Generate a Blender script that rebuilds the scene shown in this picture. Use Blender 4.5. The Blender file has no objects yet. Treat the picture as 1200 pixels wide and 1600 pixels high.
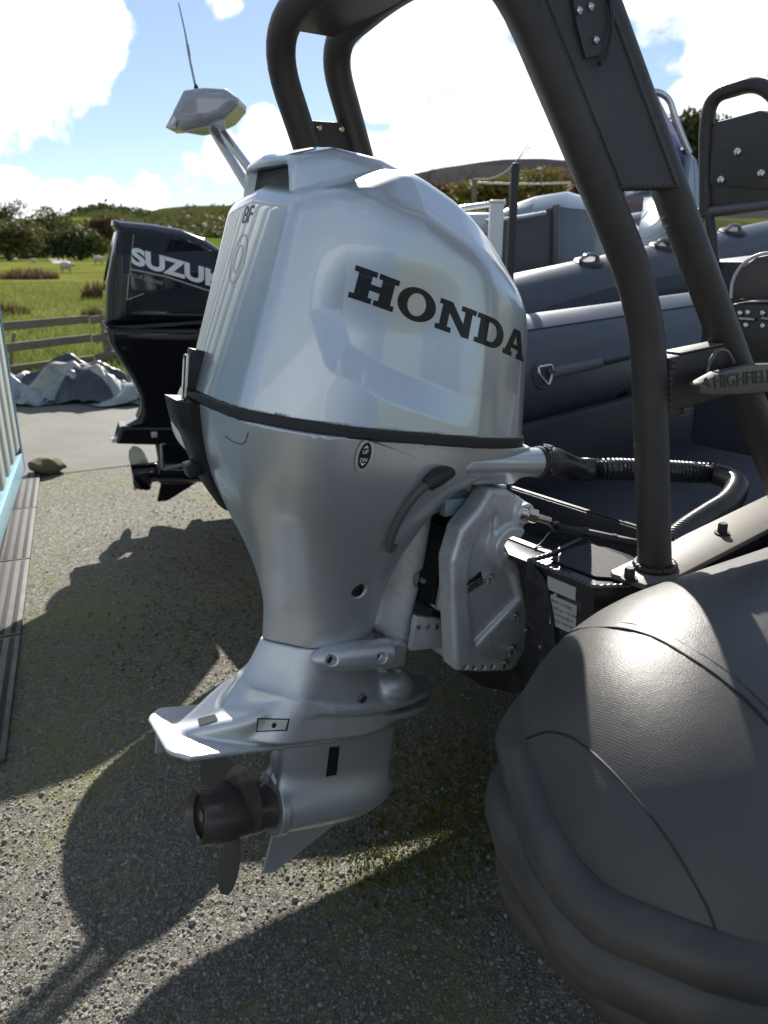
import bpy, bmesh, math, random
import numpy as np
from math import sin, cos, pi, radians, atan, tan, sqrt
from mathutils import Vector, Matrix, Euler
random.seed(4); rng = np.random.default_rng(7)
SC = bpy.context.scene
COL = SC.collection

# ------------------------------------------------------------------ camera
CAM_H = 1.6
PITCH = math.atan(415/1202)
cd = bpy.data.cameras.new('camera'); cam = bpy.data.objects.new('camera', cd); COL.objects.link(cam)
cd.sensor_fit = 'VERTICAL'; cd.sensor_height = 24; cd.lens = 24*1202/1600
cd.clip_start = 0.05; cd.clip_end = 6000
cam.location = (0, 0, CAM_H); cam.rotation_euler = (pi/2-PITCH, 0, 0)
cd.dof.use_dof = True; cd.dof.focus_distance = 1.65; cd.dof.aperture_fstop = 3.4
SC.camera = cam

# ------------------------------------------------------------------ sun, sky, exposure
SUN_EL, SUN_AZ = radians(33), radians(0.5)         # azimuth from +Y towards +X
sd = Vector((sin(SUN_AZ)*cos(SUN_EL), cos(SUN_AZ)*cos(SUN_EL), sin(SUN_EL)))
sl = bpy.data.lights.new('sun', 'SUN'); sl.energy = 4.2; sl.angle = radians(0.5); sl.color = (1, .95, .87)
so = bpy.data.objects.new('sun', sl); COL.objects.link(so)
so.rotation_euler = sd.to_track_quat('Z', 'Y').to_euler(); so.location = (0, 0, 30)
SC.view_settings.view_transform = 'Standard'; SC.view_settings.look = 'None'
SC.view_settings.gamma = 1; SC.view_settings.exposure = 1.15

wd = bpy.data.worlds.new('World'); SC.world = wd; wd.use_nodes = True
nt = wd.node_tree; nt.nodes.clear()
def N(t, typ, **kw):
    n = t.nodes.new(typ)
    for k, v in kw.items(): setattr(n, k, v)
    return n
def math_(t, op, a, b=None, c=None, clamp=False):
    n = N(t, 'ShaderNodeMath', operation=op, use_clamp=clamp)
    for i, v in enumerate((a, b, c)):
        if v is None: continue
        if isinstance(v, (int, float)): n.inputs[i].default_value = v
        else: t.links.new(v, n.inputs[i])
    return n.outputs[0]
def mixc(t, f, a, b, blend='MIX'):
    n = N(t, 'ShaderNodeMix', data_type='RGBA', blend_type=blend)
    for i, v in ((0, f), (6, a), (7, b)):
        if isinstance(v, (int, float)): n.inputs[i].default_value = v
        elif isinstance(v, tuple): n.inputs[i].default_value = (*v, 1) if len(v) == 3 else v
        else: t.links.new(v, n.inputs[i])
    return n.outputs[2]
def ramp(t, f, stops, interp='LINEAR'):
    n = N(t, 'ShaderNodeValToRGB'); n.color_ramp.interpolation = interp
    while len(n.color_ramp.elements) < len(stops): n.color_ramp.elements.new(.5)
    for e, (p, c) in zip(n.color_ramp.elements, stops):
        e.position = p; e.color = (*c, 1) if len(c) == 3 else c
    t.links.new(f, n.inputs[0]); return n.outputs[0]
def noise(t, vec, scale, detail=4, rough=.5, dist=0, dim='3D'):
    n = N(t, 'ShaderNodeTexNoise', noise_dimensions=dim); n.inputs['Scale'].default_value = scale
    n.inputs['Detail'].default_value = detail; n.inputs['Roughness'].default_value = rough
    n.inputs['Distortion'].default_value = dist
    if vec is not None: t.links.new(vec, n.inputs['Vector'])
    return n.outputs[0]

def ray(px, py):
    u = (px-600)/1202; v = (800-py)/1202
    return np.array([u, cos(PITCH)+sin(PITCH)*v, -sin(PITCH)+cos(PITCH)*v])
CAMP = np.array([0, 0, CAM_H])
def G(px, py, z=0.0):
    d = ray(px, py); return CAMP+d*((z-CAM_H)/d[2])
def AY(px, py, Y):
    d = ray(px, py); return CAMP+d*(Y/d[1])

sky = N(nt, 'ShaderNodeTexSky', sky_type='NISHITA', sun_disc=False)
sky.sun_elevation = SUN_EL; sky.sun_rotation = SUN_AZ; sky.altitude = 50; sky.air_density = .8; sky.dust_density = 0.1; sky.ozone_density = 2.5
tc = N(nt, 'ShaderNodeTexCoord'); dirv = tc.outputs['Generated']
nz = noise(nt, dirv, 4.5, 9, .6, .3)
nz2 = noise(nt, dirv, 9, 6, .6)
# cumulus banks: centre direction, inner and outer size
banks = [((60, 0), 150), ((150, 25), 85), ((-130, -60), 260), ((-20, 110), 85), ((690, 60), 135), ((600, 120), 65), ((770, 130), 80), ((810, 215), 100), ((700, 270), 95), ((630, 300), 95), ((880, 250), 80),
         ((1165, 80), 72), ((1085, 195), 58), ((1180, 190), 75), ((20, 322), 62), ((95, 332), 50), ((170, 318), 45), ((235, 300), 50), ((295, 272), 50), ((350, 250), 52), ((415, 225), 55), ((470, 270), 70), ((212, 137), 26, .62), ((25, 208), 30, .5), ((345, -6), 40, .62),
         ((560, 300), 90), ((1000, 290), 90), ((1300, 250), 120), ((1420, 30), 150), ((-220, 320), 110)]
banks = [(b[0], b[1]/25., b[2] if len(b) > 2 else 1) for b in banks]
acc = None
for (p, size, amp) in banks:
    d = ray(*p); d = d/np.linalg.norm(d)
    vm = N(nt, 'ShaderNodeVectorMath', operation='DOT_PRODUCT'); nt.links.new(dirv, vm.inputs[0]); vm.inputs[1].default_value = tuple(d)
    mr = N(nt, 'ShaderNodeMapRange', interpolation_type='SMOOTHSTEP'); nt.links.new(vm.outputs['Value'], mr.inputs[0])
    mr.inputs[1].default_value = cos(radians(size*1.32)); mr.inputs[2].default_value = cos(radians(size*.15)); mr.inputs[3].default_value = 0; mr.inputs[4].default_value = amp
    acc = mr.outputs[0] if acc is None else math_(nt, 'MAXIMUM', acc, mr.outputs[0])
# the rest of the sky carries the same broken cloud
sep = N(nt, 'ShaderNodeSeparateXYZ'); nt.links.new(dirv, sep.inputs[0])
mk = math_(nt, 'MULTIPLY_ADD', nz, 2.6, -1.3)
mk = math_(nt, 'ADD', mk, math_(nt, 'MULTIPLY_ADD', nz2, 1.0, -.5))
mk = math_(nt, 'ADD', mk, math_(nt, 'MULTIPLY', acc, .95))
front = N(nt, 'ShaderNodeMapRange', interpolation_type='SMOOTHSTEP'); nt.links.new(sep.outputs[1], front.inputs[0])
front.inputs[1].default_value = .55; front.inputs[2].default_value = .2; front.inputs[3].default_value = 0; front.inputs[4].default_value = .10
mk = math_(nt, 'ADD', mk, front.outputs[0])
mask = N(nt, 'ShaderNodeMapRange', interpolation_type='SMOOTHSTEP'); nt.links.new(mk, mask.inputs[0])
mask.inputs[1].default_value = .34; mask.inputs[2].default_value = .60
core = N(nt, 'ShaderNodeMapRange', interpolation_type='SMOOTHSTEP'); nt.links.new(math_(nt, 'ADD', mk, math_(nt, 'MULTIPLY_ADD', nz2, 1.6, -.8)), core.inputs[0])
core.inputs[1].default_value = 1.15; core.inputs[2].default_value = 2.0
shade = N(nt, 'ShaderNodeMapRange'); nt.links.new(noise(nt, dirv, 7, 7, .65, .4), shade.inputs[0]); shade.inputs[1].default_value = .38; shade.inputs[2].default_value = .66
ccol = mixc(nt, shade.outputs[0], (17, 16.8, 16.5), (9.6, 9.8, 10.3)); ccol = mixc(nt, core.outputs[0], ccol, (6.8, 7.0, 7.5))
thin = mixc(nt, .16, sky.outputs[0], (10, 11.5, 13))
col = mixc(nt, math_(nt, 'MULTIPLY', mask.outputs[0], .96), thin, ccol)
bg = N(nt, 'ShaderNodeBackground'); bg.inputs[1].default_value = 0.05
nt.links.new(col, bg.inputs[0])
wo = N(nt, 'ShaderNodeOutputWorld'); nt.links.new(bg.outputs[0], wo.inputs[0])

# ------------------------------------------------------------------ materials
MATS = {}
def mat(name, col, rough=.5, metal=0, coat=0, bump=0, bscale=60, var=0, vscale=4, spec=.5, coat_rough=.05, dirt=None, dscale=3, emit=None, sheen=0):
    if name in MATS: return MATS[name]
    m = bpy.data.materials.new(name); m.use_nodes = True; t = m.node_tree
    b = t.nodes['Principled BSDF']
    b.inputs['Base Color'].default_value = (*col, 1); b.inputs['Roughness'].default_value = rough
    b.inputs['Metallic'].default_value = metal; b.inputs['Coat Weight'].default_value = coat
    b.inputs['Coat Roughness'].default_value = coat_rough; b.inputs['Specular IOR Level'].default_value = spec
    c = N(t, 'ShaderNodeTexCoord').outputs['Object']
    cur = None
    if var:
        f = noise(t, c, vscale, 6, .6)
        cur = mixc(t, f, tuple(max(0, x*(1-var)) for x in col), tuple(min(1, x*(1+var)) for x in col))
        rr = N(t, 'ShaderNodeMapRange'); t.links.new(noise(t, c, vscale*2.3, 4), rr.inputs[0])
        rr.inputs[1].default_value = .3; rr.inputs[2].default_value = .7
        rr.inputs[3].default_value = max(.02, rough*(1-var*.6)); rr.inputs[4].default_value = min(1, rough*(1+var*.6))
        t.links.new(rr.outputs[0], b.inputs['Roughness'])
    if dirt:
        f2 = ramp(t, noise(t, c, dscale, 8, .65, .4), [(.48, (0, 0, 0)), (.68, (1, 1, 1))])
        cur = mixc(t, math_(t, 'MULTIPLY', f2, dirt[1]), cur if cur is not None else col, dirt[0])
    if cur is not None: t.links.new(cur, b.inputs['Base Color'])
    if bump:
        bn = N(t, 'ShaderNodeBump'); bn.inputs['Strength'].default_value = bump; bn.inputs['Distance'].default_value = .002
        t.links.new(noise(t, c, bscale, 5, .6), bn.inputs['Height']); t.links.new(bn.outputs[0], b.inputs['Normal'])
    MATS[name] = m; return m

M_SILVER = mat('silver paint', (.60, .64, .68), .36, .70, 1, var=.02, coat_rough=.02)
M_SATIN = mat('satin silver paint', (.60, .625, .65), .42, .66, .7, bump=.03, bscale=700, var=.05, vscale=6, coat_rough=.12)
M_CAST = mat('cast silver paint', (.60, .625, .64), .40, .45, .3, bump=.12, bscale=300, var=.08, vscale=9, dirt=((.16, .15, .13), .5), dscale=8, coat_rough=.2)
M_BLACK = mat('black plastic', (.012, .012, .013), .45, bump=.08, bscale=500, var=.1)
M_GLOSSBLK = mat('gloss black paint', (.005, .006, .010), .06, 0, .25, var=.05, coat_rough=.02, spec=.42)
M_PRINT = mat('black print', (.010, .010, .012), .3)
M_WPRINT = mat('white print', (.72, .73, .74), .4)
M_PROP = mat('dark propeller paint', (.085, .076, .07), .34, .35, .3, var=.2, vscale=14, bump=.1, bscale=200, dirt=((.16, .14, .12), .5), dscale=10)
M_STEEL = mat('stainless steel', (.6, .6, .6), .16, 1, var=.1, vscale=20)
M_ZINC = mat('zinc anode', (.5, .49, .46), .5, .6, bump=.4, bscale=90, var=.15, vscale=30)
M_RUB = mat('black rubber', (.02, .02, .02), .55, bump=.15, bscale=400, var=.15)
M_ARCH = mat('charcoal powder coat', (.034, .027, .025), .42, .0, 0, bump=.35, bscale=900, var=.12, vscale=5, dirt=((.11, .09, .07), .22), dscale=6)
M_PVC = mat('charcoal tube fabric', (.062, .06, .058), .4, 0, 0, bump=.25, bscale=1400, var=.12, vscale=3, dirt=((.12, .105, .09), .3), dscale=5)
M_STRAKE = mat('charcoal rubbing strake', (.046, .042, .040), .42, 0, 0, bump=.15, bscale=500, var=.15, vscale=7, dirt=((.14, .115, .09), .35), dscale=6)
M_TRANS = mat('black hull paint', (.012, .012, .015), .36, 0, .4, bump=.06, bscale=60, var=.2, dirt=((.16, .13, .1), .35), dscale=14)
M_DECK = mat('dark deck', (.03, .034, .045), .5, bump=.2, bscale=600, var=.2)
M_PLATE = mat('grey powder coated plate', (.145, .132, .115), .45, 0, 0, bump=.3, bscale=800, var=.08, dirt=((.1, .085, .07), .25), dscale=18)
M_STICK = mat('sticker', (.5, .5, .47), .5, var=.08)
M_GREY = mat('grey gelcoat', (.28, .31, .35), .2, 0, .5, var=.06)
M_LGREY = mat('light grey tube', (.42, .45, .48), .4, bump=.1, bscale=500, var=.08)
M_NTUBE = mat('slate tube fabric', (.050, .060, .080), .34, 0, 0, bump=.15, bscale=900, var=.1, dirt=((.14, .13, .12), .25), dscale=5)

# ------------------------------------------------------------------ object helpers
def tag(o, label=None, cat=None, group=None, kind=None):
    if label: o['label'] = label
    if cat: o['category'] = cat
    if group: o['group'] = group
    if kind: o['kind'] = kind
    return o
def empty(name, loc, rot=None, label=None, cat=None, group=None):
    o = bpy.data.objects.new(name, None); COL.objects.link(o); o.empty_display_size = .1
    o.location = tuple(loc)
    if rot is not None:
        o.rotation_euler = rot.to_euler() if isinstance(rot, Matrix) else (rot if isinstance(rot, (tuple, Euler)) else (0, 0, rot))
    return tag(o, label, cat, group)
def link(name, me, m=None, parent=None):
    o = bpy.data.objects.new(name, me); COL.objects.link(o)
    if m is not None and not me.materials: me.materials.append(m)
    if parent is not None: o.parent = parent
    return o
def mesh(name, v, f, m=None, parent=None, smooth=True, angle=None):
    me = bpy.data.meshes.new(name)
    me.from_pydata([tuple(map(float, p)) for p in v], [], [tuple(int(i) for i in q) for q in f]); me.update()
    if smooth: me.shade_smooth()
    o = link(name, me, m, parent)
    if angle is not None: sharp(me, angle)
    return o
def sharp(me, angle):
    bm = bmesh.new(); bm.from_mesh(me)
    for e in bm.edges:
        if len(e.link_faces) == 2 and e.calc_face_angle(0) > radians(angle): e.smooth = False
    bm.to_mesh(me); bm.free()
class MB:
    """collects boxes, tubes, lathes; builds ONE mesh"""
    def __init__(s): s.v = []; s.f = []
    def add(s, v, f):
        b = len(s.v); s.v += [tuple(map(float, p)) for p in v]; s.f += [tuple(i+b for i in q) for q in f]; return s
    def box(s, c, d, R=None, bev=.0):
        bm = bmesh.new(); bmesh.ops.create_cube(bm, size=1)
        for v in bm.verts: v.co = Vector((v.co.x*d[0], v.co.y*d[1], v.co.z*d[2]))
        if bev > 0: bmesh.ops.bevel(bm, geom=bm.edges[:], offset=bev, segments=2, affect='EDGES', profile=.6)
        R = R.to_3x3() if R is not None else Matrix.Identity(3)
        bm.verts.index_update()
        s.add([R @ v.co + Vector(c) for v in bm.verts], [[v.index for v in f.verts] for f in bm.faces]); bm.free(); return s
    def prism(s, poly, h0, h1, fn=lambda x, y, h: (x, y, h), bev=0):
        """poly in 2D, extruded h0..h1, mapped by fn"""
        bm = bmesh.new()
        vs = [bm.verts.new((p[0], p[1], h0)) for p in poly]; fc = bm.faces.new(vs)
        r = bmesh.ops.extrude_face_region(bm, geom=[fc]); 
        for e in r['geom']:
            if isinstance(e, bmesh.types.BMVert): e.co.z = h1
        bmesh.ops.recalc_face_normals(bm, faces=bm.faces[:])
        if bev > 0: bmesh.ops.bevel(bm, geom=bm.edges[:], offset=bev, segments=2, affect='EDGES', profile=.6)
        bm.verts.index_update()
        s.add([fn(*v.co) for v in bm.verts], [[v.index for v in f.verts] for f in bm.faces]); bm.free(); return s
    def tube(s, pts, r, n=16, cap=True, smooth=0):
        pts = [Vector(p) for p in pts]
        rs = list(r) if hasattr(r, '__len__') else [r]*len(pts)
        if smooth: pts, rs = catmull(pts, rs, smooth)
        T = [(pts[min(i+1, len(pts)-1)]-pts[max(i-1, 0)]).normalized() for i in range(len(pts))]
        a = T[0].orthogonal().normalized(); v = []; f = []
        for i, (p, t) in enumerate(zip(pts, T)):
            a = (a-t*a.dot(t)).normalized(); b = t.cross(a)
            for k in range(n):
                an = 2*pi*k/n; v.append(p+(a*cos(an)+b*sin(an))*rs[i])
        for i in range(len(pts)-1):
            for k in range(n):
                f.append((i*n+k, i*n+(k+1) % n, (i+1)*n+(k+1) % n, (i+1)*n+k))
        if cap: f.append(tuple(range(n))[::-1]); f.append(tuple((len(pts)-1)*n+k for k in range(n)))
        return s.add(v, f)
    def lathe(s, prof, o, ax, n=24, cap=True):
        """prof: (distance along axis, radius)"""
        o = Vector(o); ax = Vector(ax).normalized(); a = ax.orthogonal().normalized(); b = ax.cross(a); v = []; f = []
        for (h, r) in prof:
            for k in range(n): v.append(o+ax*h+(a*cos(2*pi*k/n)+b*sin(2*pi*k/n))*r)
        for i in range(len(prof)-1):
            for k in range(n): f.append((i*n+k, i*n+(k+1) % n, (i+1)*n+(k+1) % n, (i+1)*n+k))
        if cap: f.append(tuple(range(n))[::-1]); f.append(tuple((len(prof)-1)*n+k for k in range(n)))
        return s.add(v, f)
    def hexbolt(s, o, ax, r, h):
        return s.lathe([(0, r), (h, r)], o, ax, 6)
    def build(s, name, m, parent=None, angle=35):
        return mesh(name, s.v, s.f, m, parent, True, angle)
def catmull(pts, rs, n):
    P = [pts[0]*2-pts[1]]+pts+[pts[-1]*2-pts[-2]]; Rr = [rs[0]]+rs+[rs[-1]]; o = []; q = []
    for i in range(1, len(P)-2):
        for k in range(n):
            t = k/n; p0, p1, p2, p3 = P[i-1:i+3]
            o.append(.5*((2*p1)+(p2-p0)*t+(2*p0-5*p1+4*p2-p3)*t*t+(3*p1-p0-3*p2+p3)*t**3)); q.append(Rr[i]+(Rr[i+1]-Rr[i])*t)
    o.append(pts[-1]); q.append(rs[-1]); return o, q
def fillet(pts, rad, n=6):
    """round the corners of a polyline"""
    pts = [Vector(p) for p in pts]; o = [pts[0]]
    for i in range(1, len(pts)-1):
        a, b, c = pts[i-1:i+2]; u = (a-b); w = (c-b); r = min(rad, u.length*.49, w.length*.49)
        p, q = b+u.normalized()*r, b+w.normalized()*r
        for k in range(n+1):
            t = k/n; o.append(p*(1-t)**2+b*2*t*(1-t)+q*t*t)
    o.append(pts[-1]); return o
def copytree(o, parent=None):
    c = o.copy(); COL.objects.link(c); c.parent = parent
    for ch in list(o.children): copytree(ch, c)
    return c

# ---- implicit solids, meshed with surface nets: cast and moulded bodies with true fillets
def smax(a, b, k): 
    h = np.maximum(k-np.abs(a-b), 0)/k; return np.maximum(a, b)+h*h*k*.25
def smin(a, b, k): return -smax(-a, -b, k)
def sbox(x, y, z, c, d, r=0):
    q = [np.abs(p-cc)-dd*.5+r for p, cc, dd in zip((x, y, z), c, d)]
    return np.sqrt(sum(np.maximum(p, 0)**2 for p in q))+np.minimum(np.maximum(np.maximum(q[0], q[1]), q[2]), 0)-r
def scyl(x, y, z, a, b, r, rr=0):
    a = np.array(a, float); b = np.array(b, float); ax = b-a; L = np.linalg.norm(ax); ax /= L
    t = (x-a[0])*ax[0]+(y-a[1])*ax[1]+(z-a[2])*ax[2]
    d = np.sqrt(np.maximum((x-a[0]-t*ax[0])**2+(y-a[1]-t*ax[1])**2+(z-a[2]-t*ax[2])**2, 1e-12))-r+rr
    e = np.abs(t-L*.5)-L*.5+rr
    return np.sqrt(np.maximum(d, 0)**2+np.maximum(e, 0)**2)+np.minimum(np.maximum(d, e), 0)-rr
def poly_sdf(x, y, P):
    P = np.array(P, float); d = np.full(np.shape(x), 1e9); s = np.ones(np.shape(x)); n = len(P)
    for i in range(n):
        a, b = P[i], P[i-1]; e = b-a; wx, wy = x-a[0], y-a[1]
        t = np.clip((wx*e[0]+wy*e[1])/(e@e), 0, 1); d = np.minimum(d, (wx-e[0]*t)**2+(wy-e[1]*t)**2)
        c1 = y >= a[1]; c2 = y < b[1]; c3 = e[0]*wy > e[1]*wx
        fl = (c1 & c2 & c3) | (~c1 & ~c2 & ~c3); s = np.where(fl, -s, s)
    return s*np.sqrt(d)
def nets(name, fn, lo, hi, h, m, parent=None, cull=None):
    lo = np.array(lo, float); hi = np.array(hi, float); n = np.ceil((hi-lo)/h).astype(int)+1
    ax = [lo[i]+h*np.arange(n[i]) for i in range(3)]
    X, Y, Z = np.meshgrid(*ax, indexing='ij'); V = fn(X, Y, Z); S = V < 0
    c = np.zeros(tuple(n-1)); P = np.zeros((*tuple(n-1), 3)); cnt = np.zeros(tuple(n-1))
    sl = lambda i, o: slice(o, n[i]-1+o)
    for a in range(3):
        for o1 in (0, 1):
            for o2 in (0, 1):
                o = [0, 0, 0]; b, d = [k for k in range(3) if k != a]; o[b] = o1; o[d] = o2
                s0 = tuple(sl(k, o[k]) for k in range(3)); o[a] = 1; s1 = tuple(sl(k, o[k]) for k in range(3)); o[a] = 0
                v0, v1 = V[s0], V[s1]; cr = S[s0] != S[s1]
                t = np.where(cr, v0/np.where(cr, v0-v1, 1), 0)
                for k in range(3): P[..., k] += np.where(cr, (t if k == a else o[k]), 0)
                cnt += cr
    ok = cnt > 0; idx = np.full(tuple(n-1), -1); idx[ok] = np.arange(ok.sum())
    ijk = np.argwhere(ok); pts = lo+h*(ijk+P[ok]/cnt[ok][:, None])
    quads = []
    for a in range(3):
        b, d = [(1, 2), (2, 0), (0, 1)][a]
        s0 = [slice(1, n[k]-1) for k in range(3)]; s0[a] = slice(0, n[a]-1); s1 = list(s0); s1[a] = slice(1, n[a])
        A, B = S[tuple(s0)], S[tuple(s1)]
        e = np.argwhere(A != B); base = e+np.array([1 if k != a else 0 for k in range(3)])
        def ci(ob, od):
            q = base.copy(); q[:, b] += ob; q[:, d] += od; return idx[q[:, 0], q[:, 1], q[:, 2]]
        q = np.stack([ci(-1, -1), ci(0, -1), ci(0, 0), ci(-1, 0)], 1)
        fl = ~A[tuple(e.T)]; q[fl] = q[fl][:, ::-1]; quads.append(q)
    q = np.concatenate(quads)
    def grad(p):
        x, y, z = p.T; e = h*.12; f0 = fn(x, y, z)
        g = np.stack([fn(x+e, y, z)-fn(x-e, y, z), fn(x, y+e, z)-fn(x, y-e, z), fn(x, y, z+e)-fn(x, y, z-e)], 1)/(2*e); return f0, g
    for _ in range(3):
        f0, g = grad(pts); st = np.clip(f0/np.maximum((g**2).sum(1), .05), -h*.5, h*.5); pts = pts-g*st[:, None]*.9
    f0, g = grad(pts); nr = g/np.maximum(np.linalg.norm(g, axis=1), 1e-9)[:, None]
    if cull is not None:
        keep = ~cull(pts)[q].all(1); q = q[keep]
    me = bpy.data.meshes.new(name); me.vertices.add(len(pts)); me.vertices.foreach_set('co', pts.ravel())
    me.loops.add(q.size); me.loops.foreach_set('vertex_index', q.ravel().astype(np.int32))
    me.polygons.add(len(q)); me.polygons.foreach_set('loop_start', np.arange(0, q.size, 4, dtype=np.int32)); me.update(calc_edges=True); me.validate()
    me.shade_smooth(); me.normals_split_custom_set_from_vertices(nr.tolist())
    return link(name, me, m, parent)
def project(fn, P, dirn, reach):
    """slide points along dirn (into the body) until they meet the implicit surface"""
    P = np.array(P, float); d = np.array(dirn, float); a = np.zeros(len(P)); b = np.full(len(P), reach)
    for _ in range(18):   # first coarse march for the first hit
        pass
    ts = np.linspace(0, reach, 60); hit = np.full(len(P), np.nan)
    prev = fn(*(P.T))
    for t0, t1 in zip(ts[:-1], ts[1:]):
        cur = fn(*((P+d*t1).T)); w = np.isnan(hit) & (prev > 0) & (cur <= 0)
        hit[w] = t0+(t1-t0)*(prev[w]/(prev[w]-cur[w])); prev = cur
    hit = np.where(np.isnan(hit), 0, hit)
    return P+d*hit[:, None]
def outline_mesh(loops, step=None):
    """flat 2D loops (with holes) -> triangulated verts/faces, cut into strips for draping"""
    cu = bpy.data.curves.new('tmp', 'CURVE'); cu.dimensions = '2D'; cu.fill_mode = 'BOTH'
    for lp in loops:
        s = cu.splines.new('POLY'); s.points.add(len(lp)-1); s.use_cyclic_u = True
        for p, q in zip(s.points, lp): p.co = (q[0], q[1], 0, 1)
    o = bpy.data.objects.new('tmp', cu); COL.objects.link(o)
    return _tomesh(o, cu, step)
def text_mesh(txt, size=1, shear=0, offset=0, step=None, align='LEFT', space=1):
    cu = bpy.data.curves.new('tmp', 'FONT'); cu.body = txt; cu.size = size; cu.shear = shear; cu.offset = offset; cu.align_x = align; cu.space_character = space
    o = bpy.data.objects.new('tmp', cu); COL.objects.link(o)
    return _tomesh(o, cu, step)
def _tomesh(o, cu, step):
    dg = bpy.context.evaluated_depsgraph_get(); dg.update(); me = bpy.data.meshes.new_from_object(o.evaluated_get(dg))
    bm = bmesh.new(); bm.from_mesh(me)
    bmesh.ops.remove_doubles(bm, verts=bm.verts[:], dist=1e-5)
    if step:
        for a in (0, 1):
            lo = min(v.co[a] for v in bm.verts); hi = max(v.co[a] for v in bm.verts); x = lo+step
            while x < hi:
                no = Vector((0, 0, 0)); no[a] = 1; co = Vector((0, 0, 0)); co[a] = x
                bmesh.ops.bisect_plane(bm, geom=bm.verts[:]+bm.edges[:]+bm.faces[:], plane_co=co, plane_no=no, dist=1e-6); x += step
    bm.verts.index_update(); v = np.array([v.co[:] for v in bm.verts]); f = [[q.index for q in p.verts] for p in bm.faces]
    bm.free(); bpy.data.objects.remove(o); bpy.data.meshes.remove(me); (bpy.data.curves.remove(cu))
    return v, f
def frame(a, t=0):
    a = radians(a); t = radians(t)
    f = Vector((cos(a)*cos(t), sin(a)*cos(t), -sin(t))); l = Vector((-sin(a), cos(a), 0)); u = f.cross(l)
    return Matrix((f, l, u)).transposed()
def I(z, zs, vs):
    """smooth (monotone cubic-like) interpolation"""
    z = np.asarray(z, float); zs = np.array(zs, float); vs = np.array(vs, float)
    m = np.gradient(vs, zs); k = np.clip(np.searchsorted(zs, z)-1, 0, len(zs)-2); hh = zs[k+1]-zs[k]
    t = np.clip((z-zs[k])/hh, 0, 1); t2, t3 = t*t, t*t*t
    return (2*t3-3*t2+1)*vs[k]+(t3-2*t2+t)*hh*m[k]+(-2*t3+3*t2)*vs[k+1]+(t3-t2)*hh*m[k+1]

# ================================================================== the silver outboard
EO = G(410, 1365, .12); ER = frame(32, 8)
honda = empty('outboard_motor', EO, ER, 'large silver outboard motor with black lettering, propeller down, on the black boat', 'outboard motor')
EI = ER.transposed()
def EL(px, py, y):
    """pixel -> local point on the motor's plane y"""
    d = Vector(ray(px, py)); n = ER.col[1]; t = (y-n.dot(Vector(CAMP)-Vector(EO)))/n.dot(d)
    return EI @ (Vector(CAMP)+d*t-Vector(EO))

def plane(c, *nv):
    n = np.array(nv, float); s = np.linalg.norm(n); return n/s, c/s
def cowl_plan(x, a, z):
    f = a-(.272-.10*(z-1.18))+.10*np.maximum(x-.25, 0)
    f = smax(f, (-.70*x+.714*a)-.258+.13*(z-1.18), .085)
    f = smax(f, -.222-x+.19*(z-1.184)+.55*a*a, .014)
    f = smax(f, (.60*x+.80*a)-.432+.10*(z-1.18), .08)
    f = smax(f, x-.492+.08*(z-1.16)+.3*a*a, .09)
    return f
PANEL = [(-.118, 1.70), (-.118, 1.37), (-.088, 1.275), (.03, 1.225), (.20, 1.185), (.60, 1.15), (.60, 1.70)]
def sstep(x, a, b):
    t = np.clip((x-a)/(b-a), 0, 1); return t*t*(3-2*t)
def panel_inset(x, a, z):
    d = poly_sdf(x, z, PANEL)
    dep = .021*(1-sstep(x, .06, .27))*(1-sstep(z, 1.34, 1.50))
    t = np.clip((d+.062)/.062, 0, 1); t = smax(t, 0*t, .06); t = -smax(-t, 0*t-1, .06); return dep*(1-t)*sstep(a, .10, .16)
def zband(x): return 1.176-.052*(x+.2)
def cowl_body(x, y, z):
    a = np.abs(y)
    f = cowl_plan(x, a, z)
    f = f+panel_inset(x, a, z)
    sx = .26*np.maximum(x-.05, 0)+.9*np.maximum(x-.12, 0)**2
    t1 = (.35*0-(0))  # crown
    f = smax(f, (z-1.662+sx+.02*a)/1.06, .02)
    f = smax(f, .74*a+.67*(z-1.545)-.74*.245+.20*np.maximum(x-.09, 0)+.55*np.maximum(x-.2, 0)**1.5-.03*np.minimum(x-.09, 0), .022)
    f = smax(f, (-.36*x+.93*(z-1.585)-.36*.132)+.12*a, .03)
    f = smax(f, .78*x+.62*(z-1.5)-.78*.415+.10*a, .07)
    return f
def upper_cowl(x, y, z):
    f = cowl_body(x, y, z)
    return smax(f, zband(x)+.009-z, .004)
o_cowl = nets('upper_cowl', upper_cowl, (-.27, -.30, 1.12), (.53, .30, 1.70), .0052, M_SILVER, honda)
def seal(x, y, z):
    return smax(cowl_plan(x, np.abs(y), zband(x)+0*z)-.0035, np.abs(z-zband(x))-.0105, .004)
nets('seal_strip', seal, (-.26, -.30, 1.12), (.53, .30, 1.22), .0036, M_RUB, honda)

# air scoop on the crown, with its dark mouth to the rear
def scoop(x, y, z):
    a = np.abs(y)
    top = z-(1.672-.22*np.maximum(x-.06, 0)+.0*x)+.34*np.maximum(-.035-x, 0)+.10*a
    f = smax(top, a-.112+.10*(z-1.6), .025)
    f = smax(f, -.140-x+1.1*a*a, .012)
    f = smax(f, x-.20, .02)
    f = smax(f, 1.53-z, .01)
    m = smax(np.abs(y)-.100+.25*(z-1.60)+.35*(x+.14), np.abs(z-1.590-.10*(x+.14))-.026, .008)
    m = smax(m, x+.075, .01)
    return smax(f, -m, .008)
nets('air_scoop', scoop, (-.18, -.16, 1.52), (.22, .16, 1.70), .005, M_SILVER, honda)
b = MB(); b.box((-.095, 0, 1.592), (.03, .2, .05)); b.build('scoop_dark_fill', M_BLACK, honda)  # black box stands in for the shaded inside of the mouth

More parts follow.
